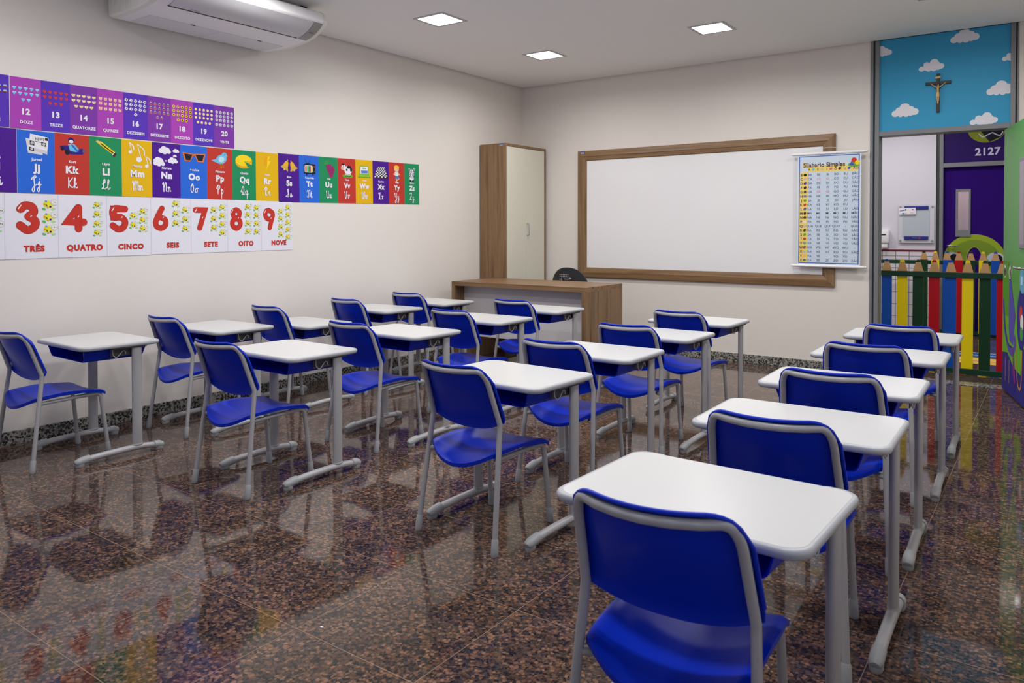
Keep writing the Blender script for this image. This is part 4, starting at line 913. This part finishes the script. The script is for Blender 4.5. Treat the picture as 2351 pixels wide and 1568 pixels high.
def pic(A, L):
    c, y = 0.5, 1.42
    P, E, Ln = A.poly, A.ell, A.line
    if L == 'J':
        P([(.22, 1.58), (.62, 1.52), (.68, 1.12), (.28, 1.16)], pr(216, 216, 222), 1); P([(.34, 1.72), (.84, 1.64), (.80, 1.22), (.30, 1.34)], pr(232, 232, 236), 2)
        P([(.30, 1.34), (.55, 1.22), (.80, 1.14), (.80, 1.25)], pr(206, 206, 212), 3); A.text('NEWS', .60, 1.575, .085, BLK, 4, 0, .24)
        P([(.33, 1.52), (.45, 1.50), (.45, 1.38), (.33, 1.40)], BLK, 4); E(.39, 1.45, .048, .048, GRY, 5); P([(.64, 1.50), (.77, 1.475), (.77, 1.37), (.64, 1.395)], BLK, 4); E(.705, 1.435, .045, .04, GRY, 5)
        P([(.74, 1.63), (.82, 1.615), (.82, 1.54), (.74, 1.555)], BLK, 4); Ln([(.48, 1.51), (.72, 1.465)], .012, BLK, 4); P([(.31, 1.34), (.44, 1.30), (.44, 1.22), (.31, 1.24)], BLK, 4); E(.375, 1.28, .04, .035, GRY, 5)
    elif L == 'K':
        P([(.14, 1.42), (.20, 1.36), (.46, 1.20), (.80, 1.22), (.88, 1.33), (.80, 1.40), (.60, 1.38), (.40, 1.45), (.28, 1.46)], pr(48, 24, 130), 1); E(.36, 1.26, .07, .08, BLK, 2); E(.22, 1.36, .05, .06, BLK, 2); E(.84, 1.32, .05, .05, pr(90, 90, 110), 2)
        P([(.38, 1.50), (.56, 1.52), (.70, 1.36), (.62, 1.28), (.44, 1.30)], SKY, 3); Ln([(.50, 1.48), (.66, 1.30)], .05, BLUEI, 4); E(.47, 1.62, .085, .085, pr(36, 26, 120), 4); E(.47, 1.585, .065, .05, WHT, 5)
    elif L == 'L':
        P([(.20, 1.66), (.30, 1.58), (.74, 1.28), (.80, 1.36), (.38, 1.66), (.26, 1.69)], YEL, 2); P([(.20, 1.70), (.34, 1.57), (.38, 1.65)], pr(224, 186, 130), 3); P([(.20, 1.70), (.235, 1.665), (.245, 1.69)], GRY, 4); Ln([(.36, 1.60), (.76, 1.32)], .035, BRN, 3, caps=False); P([(.70, 1.27), (.76, 1.22), (.84, 1.31), (.79, 1.37)], pr(70, 40, 40), 3); Ln([(.70, 1.27), (.78, 1.37)], .02, WHT, 4)
    elif L == 'M':
        for x, yy, k in ((.28, 1.42, .7), (.56, 1.20, 1.15), (.82, 1.0, .75)):
            E(x, yy, .085 * k, .075 * k, WHT, 2); Ln([(x + .06 * k, yy + .02), (x - .04 * k, yy + .42 * k)], .022, WHT, 2); Ln([(x - .04 * k, yy + .42 * k), (x + .14 * k, yy + .28 * k), (x + .16 * k, yy + .12 * k)], .03, WHT, 2, 4)
    elif L == 'N':
        for x, yy, k in ((.44, 1.56, .32), (.84, 1.57, .17), (.80, 1.40, .10), (.72, 1.24, .26), (.22, 1.22, .26), (.24, 1.14, .30), (.48, 1.22, .06)):
            for dx, dy, r in ((-.4, -.05, .28), (-.1, .12, .36), (.25, .05, .32), (.45, -.1, .24), (0, -.12, .3)): E(x + dx * k, yy + dy * k, r * k, r * k * .9, WHT, 2, n=12)
    elif L == 'O':
        P([(.08, 1.56), (.48, 1.53), (.52, 1.53), (.94, 1.56), (.92, 1.45), (.86, 1.26), (.64, 1.26), (.54, 1.46), (.46, 1.46), (.36, 1.26), (.16, 1.26), (.10, 1.45)], ORG, 2); P([(.14, 1.52), (.44, 1.50), (.36, 1.30), (.20, 1.30)], BLK, 3); P([(.56, 1.50), (.88, 1.52), (.82, 1.30), (.66, 1.30)], BLK, 3)
    elif L == 'P':
        E(.56, 1.42, .22, .16, SKY, 2, .35); E(.68, 1.56, .11, .11, SKY, 2); P([(.16, 1.36), (.44, 1.44), (.46, 1.26)], SKY, 2); E(.56, 1.42, .12, .10, pr(190, 220, 236), 3, .3); E(.70, 1.59, .016, .016, BLK, 3); P([(.78, 1.56), (.84, 1.55), (.78, 1.53)], ORG, 3)
        for x in (.54, .62): Ln([(x, 1.27), (x + .01, 1.12)], .018, YEL, 2)
    elif L == 'Q':
        E(.48, 1.36, .35, .21, pr(222, 166, 26), 1); E(.48, 1.44, .35, .21, YEL, 2); P([(.50, 1.42), (.84, 1.40), (.80, 1.26), (.66, 1.20)], CV['G'], 3); P([(.50, 1.42), (.83, 1.44), (.82, 1.30)], pr(236, 190, 30), 4)
        for x, yy in ((.64, 1.41), (.72, 1.37), (.77, 1.41)): E(x, yy, .02, .015, pr(190, 130, 20), 5)
    elif L == 'R':
        P([(.44, 1.66), (.62, 1.68), (.56, 1.50), (.66, 1.50), (.44, 1.12), (.50, 1.36), (.36, 1.36)], YEL, 2); P([(.44, 1.66), (.53, 1.67), (.49, 1.36), (.36, 1.36)], pr(240, 164, 20), 3)
    elif L == 'S':
        for x, yy, r in ((.36, 1.44, -.45), (.68, 1.42, .4)):
            q = lambda a, b: (x + a * math.cos(r) - b * math.sin(r), yy + a * math.sin(r) + b * math.cos(r))
            P([q(-.20, -.18), q(-.12, -.05), q(-.08, .12), q(0, .18), q(.08, .12), q(.12, -.05), q(.20, -.18)], pr(230, 176, 50), 2); P([q(-.20, -.18), q(-.13, -.07), q(.13, -.07), q(.20, -.18)], pr(206, 170, 70), 3); E(*q(0, -.19), .035, .035, pr(240, 200, 60), 4); E(*q(0, .2), .025, .025, pr(230, 176, 50), 3)
    elif L == 'T':
        Ln([(.40, 1.52), (.28, 1.72)], .012, BLK, 1); Ln([(.42, 1.52), (.56, 1.70)], .012, BLK, 1); P(rrect(.60, .40, .05, 4, .52, 1.34), BLK, 2); P(rrect(.40, .28, .04, 4, .47, 1.34), WHT, 3)
        for k, m in enumerate((ORG, SKY, GRN, pr(90, 40, 150), YEL)): A.rect(.29 + .07 * k, .36 + .07 * k, 1.22, 1.46, m, 4)
        E(.76, 1.44, .03, .03, RED, 4); E(.76, 1.24, .02, .02, GRN, 4); A.rect(.34, .40, 1.08, 1.15, BLK, 2); A.rect(.66, .72, 1.08, 1.15, BLK, 2); A.rect(.34, .54, 1.54, 1.57, BLK, 2)
    elif L == 'U':
        GP = pr(150, 40, 104)
        for k in range(5):
            n_ = (3, 4, 4, 3, 2)[k]
            for j in range(n_): E(.42 + .09 * j + .045 * k, 1.50 - .10 * k + .02 * j, .062, .062, GP, 2 + (k + j) % 2, n=10)
        Ln([(.40, 1.58), (.34, 1.66), (.42, 1.72), (.48, 1.64), (.40, 1.60), (.24, 1.60)], .016, GRN, 3, 4)
    elif L == 'V':
        for x in (.40, .55, .70): E(x, 1.14, .14, .06, GRN, 1)
        E(.58, 1.40, .22, .18, WHT, 2); E(.32, 1.50, .12, .12, WHT, 3); E(.26, 1.46, .09, .07, pr(236, 170, 160), 4); E(.62, 1.52, .12, .07, BLK, 3); E(.74, 1.42, .06, .09, BLK, 3); E(.50, 1.40, .05, .05, BLK, 3); E(.30, 1.62, .07, .04, BLK, 4); E(.31, 1.54, .02, .025, BLK, 5)
        for x in (.46, .56, .68): Ln([(x, 1.28), (x, 1.16)], .05, WHT, 3); Ln([(x, 1.15), (x, 1.14)], .05, BLK, 4)
    elif L == 'W':
        P([(.24, 1.62), (.76, 1.62), (.78, 1.24), (.22, 1.24)], pr(120, 180, 60), 2); P([(.28, 1.58), (.72, 1.58), (.74, 1.28), (.26, 1.28)], WHT, 3); A.rect(.32, .70, 1.30, 1.42, pr(90, 120, 210), 4); A.rect(.40, .60, 1.49, 1.53, GRN, 4); P([(.22, 1.24), (.78, 1.24), (.88, 1.14), (.12, 1.14)], pr(140, 196, 60), 2); A.rect(.12, .88, 1.12, 1.14, pr(90, 130, 40), 2)
    elif L == 'X':
        P([(.30, 1.62), (.72, 1.62), (.94, 1.16), (.10, 1.16)], WHT, 2); A.rect(.10, .94, 1.12, 1.16, BRN, 2)
        f = lambda u, v: ((.30 + .42 * u) * v + (.10 + .84 * u) * (1 - v), 1.16 + .46 * v)
        for i in range(8):
            for j in range(8):
                if (i + j) % 2: A.poly([f(i / 8, j / 8), f((i + 1) / 8, j / 8), f((i + 1) / 8, (j + 1) / 8), f(i / 8, (j + 1) / 8)], BLK, 3)
    elif L == 'Y':
        SK = pr(240, 196, 160); E(.50, 1.58, .15, .13, SK, 3); E(.50, 1.65, .17, .10, pr(246, 200, 60), 2, 0, 0, 180); E(.50, 1.66, .16, .06, pr(246, 200, 60), 4); Ln([(.44, 1.56), (.47, 1.56)], .01, BRN, 5); Ln([(.53, 1.56), (.56, 1.56)], .01, BRN, 5)
        P([(.40, 1.44), (.60, 1.44), (.58, 1.26), (.42, 1.26)], pr(226, 232, 236), 3); Ln([(.40, 1.40), (.32, 1.34), (.46, 1.30)], .05, SK, 2); Ln([(.60, 1.40), (.68, 1.34), (.54, 1.30)], .05, SK, 2); P([(.42, 1.27), (.58, 1.27), (.70, 1.16), (.52, 1.14), (.42, 1.14)], pr(60, 130, 196), 3); Ln([(.48, 1.14), (.50, .98)], .055, SK, 2); Ln([(.66, 1.16), (.54, 1.08)], .05, SK, 2)
    elif L == 'Z':
        for sx in (-1, 1): E(.5 + sx * .14, 1.60, .05, .09, WHT, 2, -sx * .4); E(.5 + sx * .14, 1.60, .025, .06, BLK, 3, -sx * .4)
        E(.50, 1.42, .17, .20, WHT, 2); E(.50, 1.20, .14, .12, WHT, 2)
        for k in range(4):
            for sx in (-1, 1): Ln([(.5 + sx * .16, 1.54 - .08 * k), (.5 + sx * .06, 1.50 - .08 * k)], .024, BLK, 3)
        Ln([(.5, 1.60), (.5, 1.46)], .03, BLK, 3)
        E(.50, 1.24, .09, .06, pr(210, 196, 200), 4)
        for sx in (-1, 1): E(.5 + sx * .07, 1.36, .022, .03, BLK, 5); E(.5 + sx * .08, 1.08, .06, .05, BLK, 4)
    elif L == 'I':
        E(.30, 1.46, .16, .13, pr(220, 180, 40), 2, .5); E(.30, 1.46, .07, .06, CV['V'], 3)
BLUEI = pr(40, 110, 210)
BUG = {}
def bug(A, x, y, k):
    """small printed beetle-like figure: spotted yellow body, pale head, green feet"""
    E = lambda a, b, rx, ry, m, z, r=0.0: A.ell(x + a * k, y + b * k, rx * k, ry * k, m, z, r, n=8 if k < 0.2 else 12)
    E(-.02, .42, .12, .07, pr(226, 236, 206), 1, .5); E(.14, .42, .10, .07, pr(226, 236, 206), 1, 1.0)
    E(-.16, .02, .26, .28, pr(232, 222, 50), 2, -.6); E(.10, -.12, .18, .18, pr(240, 226, 40), 2)
    E(-.22, .22, .09, .07, pr(100, 156, 210), 3, -.3); E(-.33, .0, .07, .09, pr(222, 150, 40), 3); E(-.18, -.10, .06, .10, pr(60, 140, 50), 3, .5); E(.08, -.18, .09, .08, pr(60, 30, 140), 3)
    E(-.10, -.28, .07, .04, pr(210, 130, 110), 3)
    E(-.38, -.36, .15, .09, pr(96, 190, 96), 3, -.4); E(.30, -.36, .16, .08, pr(166, 216, 150), 3, .15)
    E(.36, .16, .25, .25, pr(188, 190, 192), 3); E(.365, .168, .225, .225, pr(226, 226, 222), 4); E(.34, .18, .032, .036, BLK, 5); E(.46, .16, .032, .036, BLK, 5)
REDI = pr(196, 54, 44); REDD = pr(150, 36, 32)
DIG = {'2': [[(-.26, .24), (-.1, .40), (.14, .34), (.16, .12), (-.26, -.36), (.26, -.36)]],
 '3': [[(-.20, .28), (-.06, .40), (.14, .36), (.20, .18), (.04, .03)], [(.04, .03), (.24, -.12), (.20, -.32), (.0, -.42), (-.22, -.26)]],
 '4': [[(.12, .38), (-.30, -.16), (.30, -.16)], [(.12, .38), (.12, -.40)]],
 '5': [[(.24, .36), (-.20, .36), (-.20, .04), (.08, .04), (.24, -.14), (.16, -.36), (-.04, -.42), (-.24, -.28)]],
 '6': [[(.06, .40), (-.14, .08), (-.24, -.16)], [(.0, .04), (.20, -.06), (.22, -.26), (.02, -.40), (-.20, -.32), (-.24, -.12), (-.12, .02), (.0, .04)]],
 '7': [[(-.24, .36), (.24, .36), (-.04, -.40)]],
 '8': [[(.0, .40), (.18, .30), (.14, .10), (.0, .02), (-.14, .10), (-.18, .30), (.0, .40)], [(.0, .02), (.20, -.10), (.20, -.30), (.0, -.42), (-.20, -.30), (-.20, -.10), (.0, .02)]],
 '9': [[(.0, .40), (.20, .30), (.22, .12), (.08, .0), (-.14, .04), (-.22, .20), (-.16, .36), (.0, .40)], [(.21, .10), (.04, -.40)]]}
def fat_digit(A, d, cx, cy, h, w=1.0):
    sw = {'4': .235, '5': .215, '7': .205, '3': .225, '2': .22}.get(d, .195)
    for k, m, z in ((.022, REDD, 2), (0.0, REDI, 3)):
        for s_ in DIG[d]:
            A.line([(cx + a * h * w, cy + b * h * .92) for a, b in s_], (sw + k) * h, m, z, 0 if d in '47' else 5)
            if d == '5': A.line([(cx + a * h * w, cy + b * h * .92) for a, b in s_[:4]], (sw + k) * h, m, z)
    A.line([(cx - .27 * h * w, cy + .26 * h), (cx - .19 * h * w, cy + .37 * h)], .030 * h, pr(244, 236, 236), 5); A.line([(cx + .10 * h * w, cy + .02 * h), (cx + .13 * h * w, cy + .06 * h)], .025 * h, pr(244, 236, 236), 5)
def banner(name, label, cat, y, z, tilt):
    t = tag(thing(name, '', '', (XL + 0.0035, y, z)), label, cat, None); t.rotation_euler = (tilt, 0, 0); return t
WORDS = {'I': 'Ioiô', 'J': 'Jornal', 'K': 'Kart', 'L': 'Lápis', 'M': 'Música', 'N': 'Nuvem', 'O': 'Óculos', 'P': 'Pássaro', 'Q': 'Queijo', 'R': 'Raio', 'S': 'Sino', 'T': 'Televisão', 'U': 'Uva', 'V': 'Vaca', 'W': 'Web', 'X': 'Xadrez', 'Y': 'Yoga', 'Z': 'Zebra'}
COLS = dict(zip('IJKLMNOPQRSTUVWXYZ', 'VBRGYVBRGYVBGRYVRG'))
def letters(seq, label, y, z, tilt, w, h):
    t = banner('alphabet_banner', label, 'banner', y, z, tilt); hh = h / w
    for k, L in enumerate(seq):
        A = Art((0, k * w, 0), (0, 1, 0), (0, 0, 1), w); A.slab(0, 1, 0, hh, 0.003, CV[COLS[L]]); pic(A, L)
        A.text(WORDS[L], .5, .985, .082, WHT, 6, .034, .8, 'H'); A.text(L + L.lower(), .5, .755, .23, WHT, 6, .055, .8)
        cursive(A, L, .5, .20, .30, WHT, 6)
        o = A.done('letter_card', t); o['label'] = 'card of the letter %s with the word %s' % (L, WORDS[L])
    return t
letters('HI'[1:], 'purple alphabet card ending at the photo edge, above the white number cards', 1.9665 - 0.2078, 1.488, 0.002, 0.2078, 0.377)
letters('JKLMNOPQR', 'alphabet banner running from the newspaper card to the lightning card', 1.9705, 1.4885, 0.003, 0.20715, 0.374)
letters('STUVWXYZ', 'alphabet banner running from the bells card to the zebra card', 3.8385, 1.4900, 0.0150, 0.2045, 0.383)
NUM = [(10, 'DEZ'), (11, 'ONZE'), (12, 'DOZE'), (13, 'TREZE'), (14, 'QUATORZE'), (15, 'QUINZE'), (16, 'DEZESSEIS'), (17, 'DEZESSETE'), (18, 'DEZOITO'), (19, 'DEZENOVE'), (20, 'VINTE')]
NB = {0: pr(170, 66, 180), 1: pr(88, 52, 184), 2: pr(124, 56, 166)}
NC = {10: 2, 11: 1, 12: 0, 13: 1, 14: 2, 15: 0, 16: 1, 17: 2, 18: 0, 19: 1, 20: 2}
def icon(A, n, x, y, r):
    E, P = A.ell, A.poly
    if n == 12: P([(x - r, y + r * .5), (x - r * .6, y + r * .8), (x + r * .6, y + r * .8), (x + r, y + r * .5), (x, y - r * .9)], pr(120, 196, 240), 1); P([(x - r * .6, y + r * .8), (x + r * .6, y + r * .8), (x + r, y + r * .45), (x - r, y + r * .45)], pr(190, 226, 246), 2)
    elif n == 13:
        E(x - r * .42, y + r * .3, r * .5, r * .5, RED, 1, n=10); E(x + r * .42, y + r * .3, r * .5, r * .5, RED, 1, n=10); P([(x - r * .88, y + r * .15), (x + r * .88, y + r * .15), (x, y - r)], RED, 1)
    elif n == 14: P([(x - r, y + r * .7), (x + r, y + r * .8), (x + r * .9, y), (x, y - r * .7), (x - r * .9, y)], pr(236, 224, 170), 1); P([(x - r * .2, y - r * .5), (x + r * .4, y), (x, y + .2 * r)], pr(206, 180, 90), 2)
    elif n == 15: E(x, y, r * .85, r * .75, pr(240, 204, 170), 1, n=10); E(x - r * .6, y + r * .7, r * .3, r * .3, pr(240, 204, 170), 1, n=6); E(x + r * .6, y + r * .7, r * .3, r * .3, pr(240, 204, 170), 1, n=6); E(x, y - r * .15, r * .35, r * .25, pr(210, 140, 120), 2, n=6)
    elif n == 16:
        E(x, y, r * .95, r * .95, WHT, 1, n=10); E(x + r * .15, y, r * .35, r * .35, BLK, 2, n=5)
        for a in (1.2, 2.6, 4.2, 5.4): E(x + r * .78 * math.cos(a), y + r * .78 * math.sin(a), r * .22, r * .22, BLK, 2, n=5)
    elif n == 17: P([(x - r, y - r * .3), (x + r, y - r * .3), (x + r * .5, y - r), (x - r * .5, y - r)], pr(206, 110, 110), 1); P([(x, y + r), (x - r * .8, y - r * .1), (x + r * .8, y - r * .1)], pr(186, 180, 196), 1); A.rect(x - r * .5, x + r * .5, y - r * .4, y + r * .1, pr(70, 70, 110), 2)
    elif n == 18: A.rect(x - r * .7, x + r * .7, y - r * 1.05, y - r * .75, pr(110, 130, 50), 1); E(x, y, r * .9, r * .85, pr(232, 200, 50), 1, n=10); E(x, y, r * .45, r * .42, pr(60, 40, 30), 2, n=8)
    elif n == 19: E(x, y, r * .85, r * .9, pr(236, 160, 60), 1, n=10); E(x + r * .08, y, r * .7, r * .78, pr(246, 226, 170), 2, n=10)
    elif n == 20:
        for a in range(5): E(x + r * .62 * math.cos(1.57 + a * 1.257), y + r * .62 * math.sin(1.57 + a * 1.257), r * .42, r * .42, pr(206, 208, 222), 1, n=7)
        E(x, y, r * .5, r * .5, pr(206, 208, 222), 1, n=7); E(x + r * .1, y - r * .05, r * .28, r * .4, pr(110, 110, 130), 2, n=7)
    else: A.rect(x - r, x + r, y - r * .7, y + r * .1, pr(120, 60, 50), 1); P([(x - r * .9, y), (x + r * .9, y), (x + r * .55, y + r * .8), (x - r * .55, y + r * .8)], pr(150, 196, 226), 1)
def numbers(seq, label, y, z, tilt, w, h):
    t = banner('number_banner', label, 'banner', y, z, tilt); hh = h / w
    for k, (n, wd_) in enumerate(seq):
        A = Art((0, k * w, 0), (0, 1, 0), (0, 0, 1), w); A.slab(0, 1, 0, hh, 0.003, NB[NC[n]])
        rows = []; m = n
        while m > 0: rows.append(min(5, m)); m -= 5
        fr = (.22, .32, .44) if n < 15 else ((.21, .31, .42) if n == 15 else (.16, .255, .35, .46))
        for q, c_ in enumerate(rows):
            for i in range(c_): icon(A, n, .5 + .187 * (i - (c_ - 1) / 2), hh * (1 - fr[q]), .072)
        A.text(str(n), .5, hh * .345, .225, WHT, 4, .045, None, '1'); A.text(wd_, .5, hh * .135, .112, WHT, 4, .034, .92)
        o = A.done('number_card', t); o['label'] = 'card of the number %d' % n
    return t
numbers(NUM[1:2], 'violet number card cut by the photo edge, above the purple letter card', 1.9305 - 0.167, 1.8705, 0.003, 0.167, 0.302)
numbers(NUM[2:], 'violet number banner counting from twelve to twenty', 1.9370, 1.8695, 0.0040, 0.1670, 0.302)
POS = {2: [(.83, .30), (.83, .5)], 3: [(.825, .155), (.825, .355), (.825, .55)], 4: [(.80, .14), (.80, .29), (.80, .45), (.80, .60)], 5: [(.60, .31), (.60, .47), (.82, .235), (.82, .385), (.82, .53)],
       6: [(.62, .09), (.62, .27), (.62, .44), (.86, .20), (.86, .37), (.86, .54)], 7: [(.62, .19), (.62, .36), (.62, .53), (.86, .14), (.86, .30), (.86, .46), (.86, .62)],
       8: [(.60, .12), (.60, .275), (.60, .44), (.60, .60), (.86, .135), (.86, .285), (.86, .445), (.86, .605)], 9: [(.62, .20), (.62, .345), (.62, .51), (.62, .665), (.86, .115), (.86, .265), (.86, .42), (.86, .57), (.86, .73)]}
DX = {2: .40, 3: .41, 4: .335, 5: .265, 6: .24, 7: .25, 8: .25, 9: .24}
def counts(seq, label, y, z, tilt, w, h):
    t = banner('counting_poster', label, 'poster', y, z, tilt); hh = h / w
    for k, (n, wd_) in enumerate(seq):
        A = Art((0, k * w, 0), (0, 1, 0), (0, 0, 1), w); A.slab(0, 1, 0, hh, 0.003, pr(226, 226, 236)); A.rect(-.004, .004, 0, hh, pr(196, 196, 208), 1)
        fat_digit(A, str(n), DX[n], hh * .635, .66 if n == 3 else .62, .92 if n in (3, 4, 5) else .84)
        for u, f in POS[n]: bug(A, u, hh * (1 - f), .27 if n in (2, 3) else (.195 if n == 4 else .205))
        A.text(wd_, .53 if n != 9 else .55, hh * .16, .130, REDD, 2, .066, .82); A.text(wd_, .53 if n != 9 else .55, hh * .16, .130, REDI, 3, .052, .80)
        o = A.done('counting_card', t); o['label'] = 'card with a fat red %d' % n
    return t
counts([(2, 'DOIS'), (3, 'TRÊS'), (4, 'QUATRO'), (5, 'CINCO')], 'white counting poster with the fat red numbers three to five', 1.8995 - 0.296, 1.0955, 0.0040, 0.2960, 0.387)
counts([(6, 'SEIS'), (7, 'SETE'), (8, 'OITO'), (9, 'NOVE')], 'white counting poster with the fat red numbers six to nine', 2.7880, 1.1035, 0.0060, 0.2955, 0.385)
# ================================================================== HANGING SYLLABLE CHART
sy = tag(thing('syllable_chart', '', '', (-1.652, YF - 0.060, 1.445)), 'hanging pale blue syllable chart with white rods beside the doorway', 'chart')
sy.rotation_euler = (0, 0.004, 0)
PWd, PHt = 0.530, 0.985
A = Art((-PWd / 2, 0, -PHt / 2), (1, 0, 0), (0, 0, 1)); A.slab(0, PWd, 0, PHt, 0.002, pr(218, 226, 238))
BD = pr(60, 104, 176); PB = pr(204, 218, 234); YH = pr(242, 212, 110); NV = pr(52, 62, 104); PK = pr(226, 96, 130)
A.rect(.012, PWd - .012, .012, PHt - .012, BD, 1); A.rect(.020, PWd - .020, .020, PHt - .020, PB, 2)
RH = PHt * .0388; top = PHt * (1 - .158)
A.rect(.020, .090, .022, top, YH, 3); A.rect(.092, PWd - .022, top, top + .050, YH, 3)
A.text('Silabario Simples', .225, PHt * .908, .042, pr(246, 200, 60), 3, .075, .36); A.text('Silabario Simples', .225, PHt * .908, .042, NV, 4, .03, .35)
A.ell(.47, PHt * .895, .048, .020, GRN, 3); A.poly([(.435, PHt * .89), (.452, PHt * .93), (.475, PHt * .89)], pr(90, 80, 190), 4); A.ell(.473, PHt * .935, .022, .022, RED, 5); A.ell(.500, PHt * .912, .020, .020, YEL, 5)
CXs = [.108, .183, .258, .331, .407, .486]
for x, s_ in zip(CXs, ('A', 'E', 'I', 'O', 'U', 'ÃO')): A.text(s_, x - (.008 if s_ != 'ÃO' else 0), top + .024, .021, NV, 4, .02)
for x, m in zip(CXs[:5], (SKY, GRY, pr(220, 110, 130), BRN, pr(60, 80, 170))): A.ell(x + .026, top + .024, .014, .011, m, 4, .4, n=7)
VW = ('A', 'E', 'I', 'O', 'U', 'ÃO'); CO = 'BCDFGHJKLMNPQRSTVWXYZ'
IC = [BLK, GRY, pr(50, 60, 180), BRN, pr(60, 80, 90), pr(120, 130, 190), GRN, RED, pr(60, 110, 200), pr(70, 50, 50), pr(90, 50, 60), WHT, GRY, pr(60, 70, 60), GRN, RED, pr(90, 170, 170), pr(150, 90, 80), GRY, pr(236, 190, 120), pr(90, 120, 140)]
for r_, c_ in enumerate(CO):
    z = top - RH * (r_ + .62); A.text(c_, .036, z, .023, NV, 4, .03); A.ell(.066, z, .015, .012, IC[r_], 4, .3 * (r_ % 5), n=7)
    if r_: A.rect(.092, PWd - .024, z + RH * .5 - .0006, z + RH * .5 + .0006, pr(180, 198, 220), 3)
    for x, v_ in zip(CXs, VW):
        s_ = ('QU' if c_ == 'Q' else c_) + v_
        if (c_, v_) in (('K', 'ÃO'), ('Q', 'U'), ('W', 'ÃO'), ('Y', 'I'), ('Y', 'ÃO')): s_ = '-'
        A.text(s_, x, z, .0195, PK if c_ in 'CG' and v_ in 'EI' else NV, 4, .006, .066, 'H')
A.done('paper', sy)
for z in (PHt / 2 + 0.008, -PHt / 2 - 0.010):
    bm = bmesh.new(); tube(bm, [(-0.300, 0.0, z), (0.300, 0.0, z)], 0.0125, 14); rd = build('rod', bm, WPLAS, sy)
    bm = bmesh.new()
    for s in (-1, 1): lathe(bm, [(0.006, 0), (0.0105, 0.003), (0.0105, 0.016), (0.005, 0.020)], 12)
    n2 = len(bm.verts) // 2
    for i, v in enumerate(bm.verts):
        sg = -1 if i < n2 else 1; v.co = Vector((sg * (0.299 + v.co.z), v.co.x, z + v.co.y))
    build('rod_cap', bm, WPLAS, rd)
bm = bmesh.new(); tube(bm, [(-0.285, 0, PHt / 2 + 0.018), (-0.02, 0.018, PHt / 2 + 0.060), (0.02, 0.018, PHt / 2 + 0.060), (0.285, 0, PHt / 2 + 0.018)], 0.0014, 6); build('cord', bm, mat('cord_white', srgb(226, 224, 220), 0.7), sy)
# small scrap of paper dropped on the floor
sc_ = bmesh.new(); prism(sc_, [(-.006, -.002), (.002, -.004), (.007, .001), (.003, .004), (-.005, .003)], lambda u, v, w: Vector((u, v, w)), 0.0015)
tag(build('paper_scrap', sc_, pr(240, 240, 240), None, False, (-1.886, 1.610, 0.0)), 'tiny white paper scrap on the granite floor', 'paper scrap')
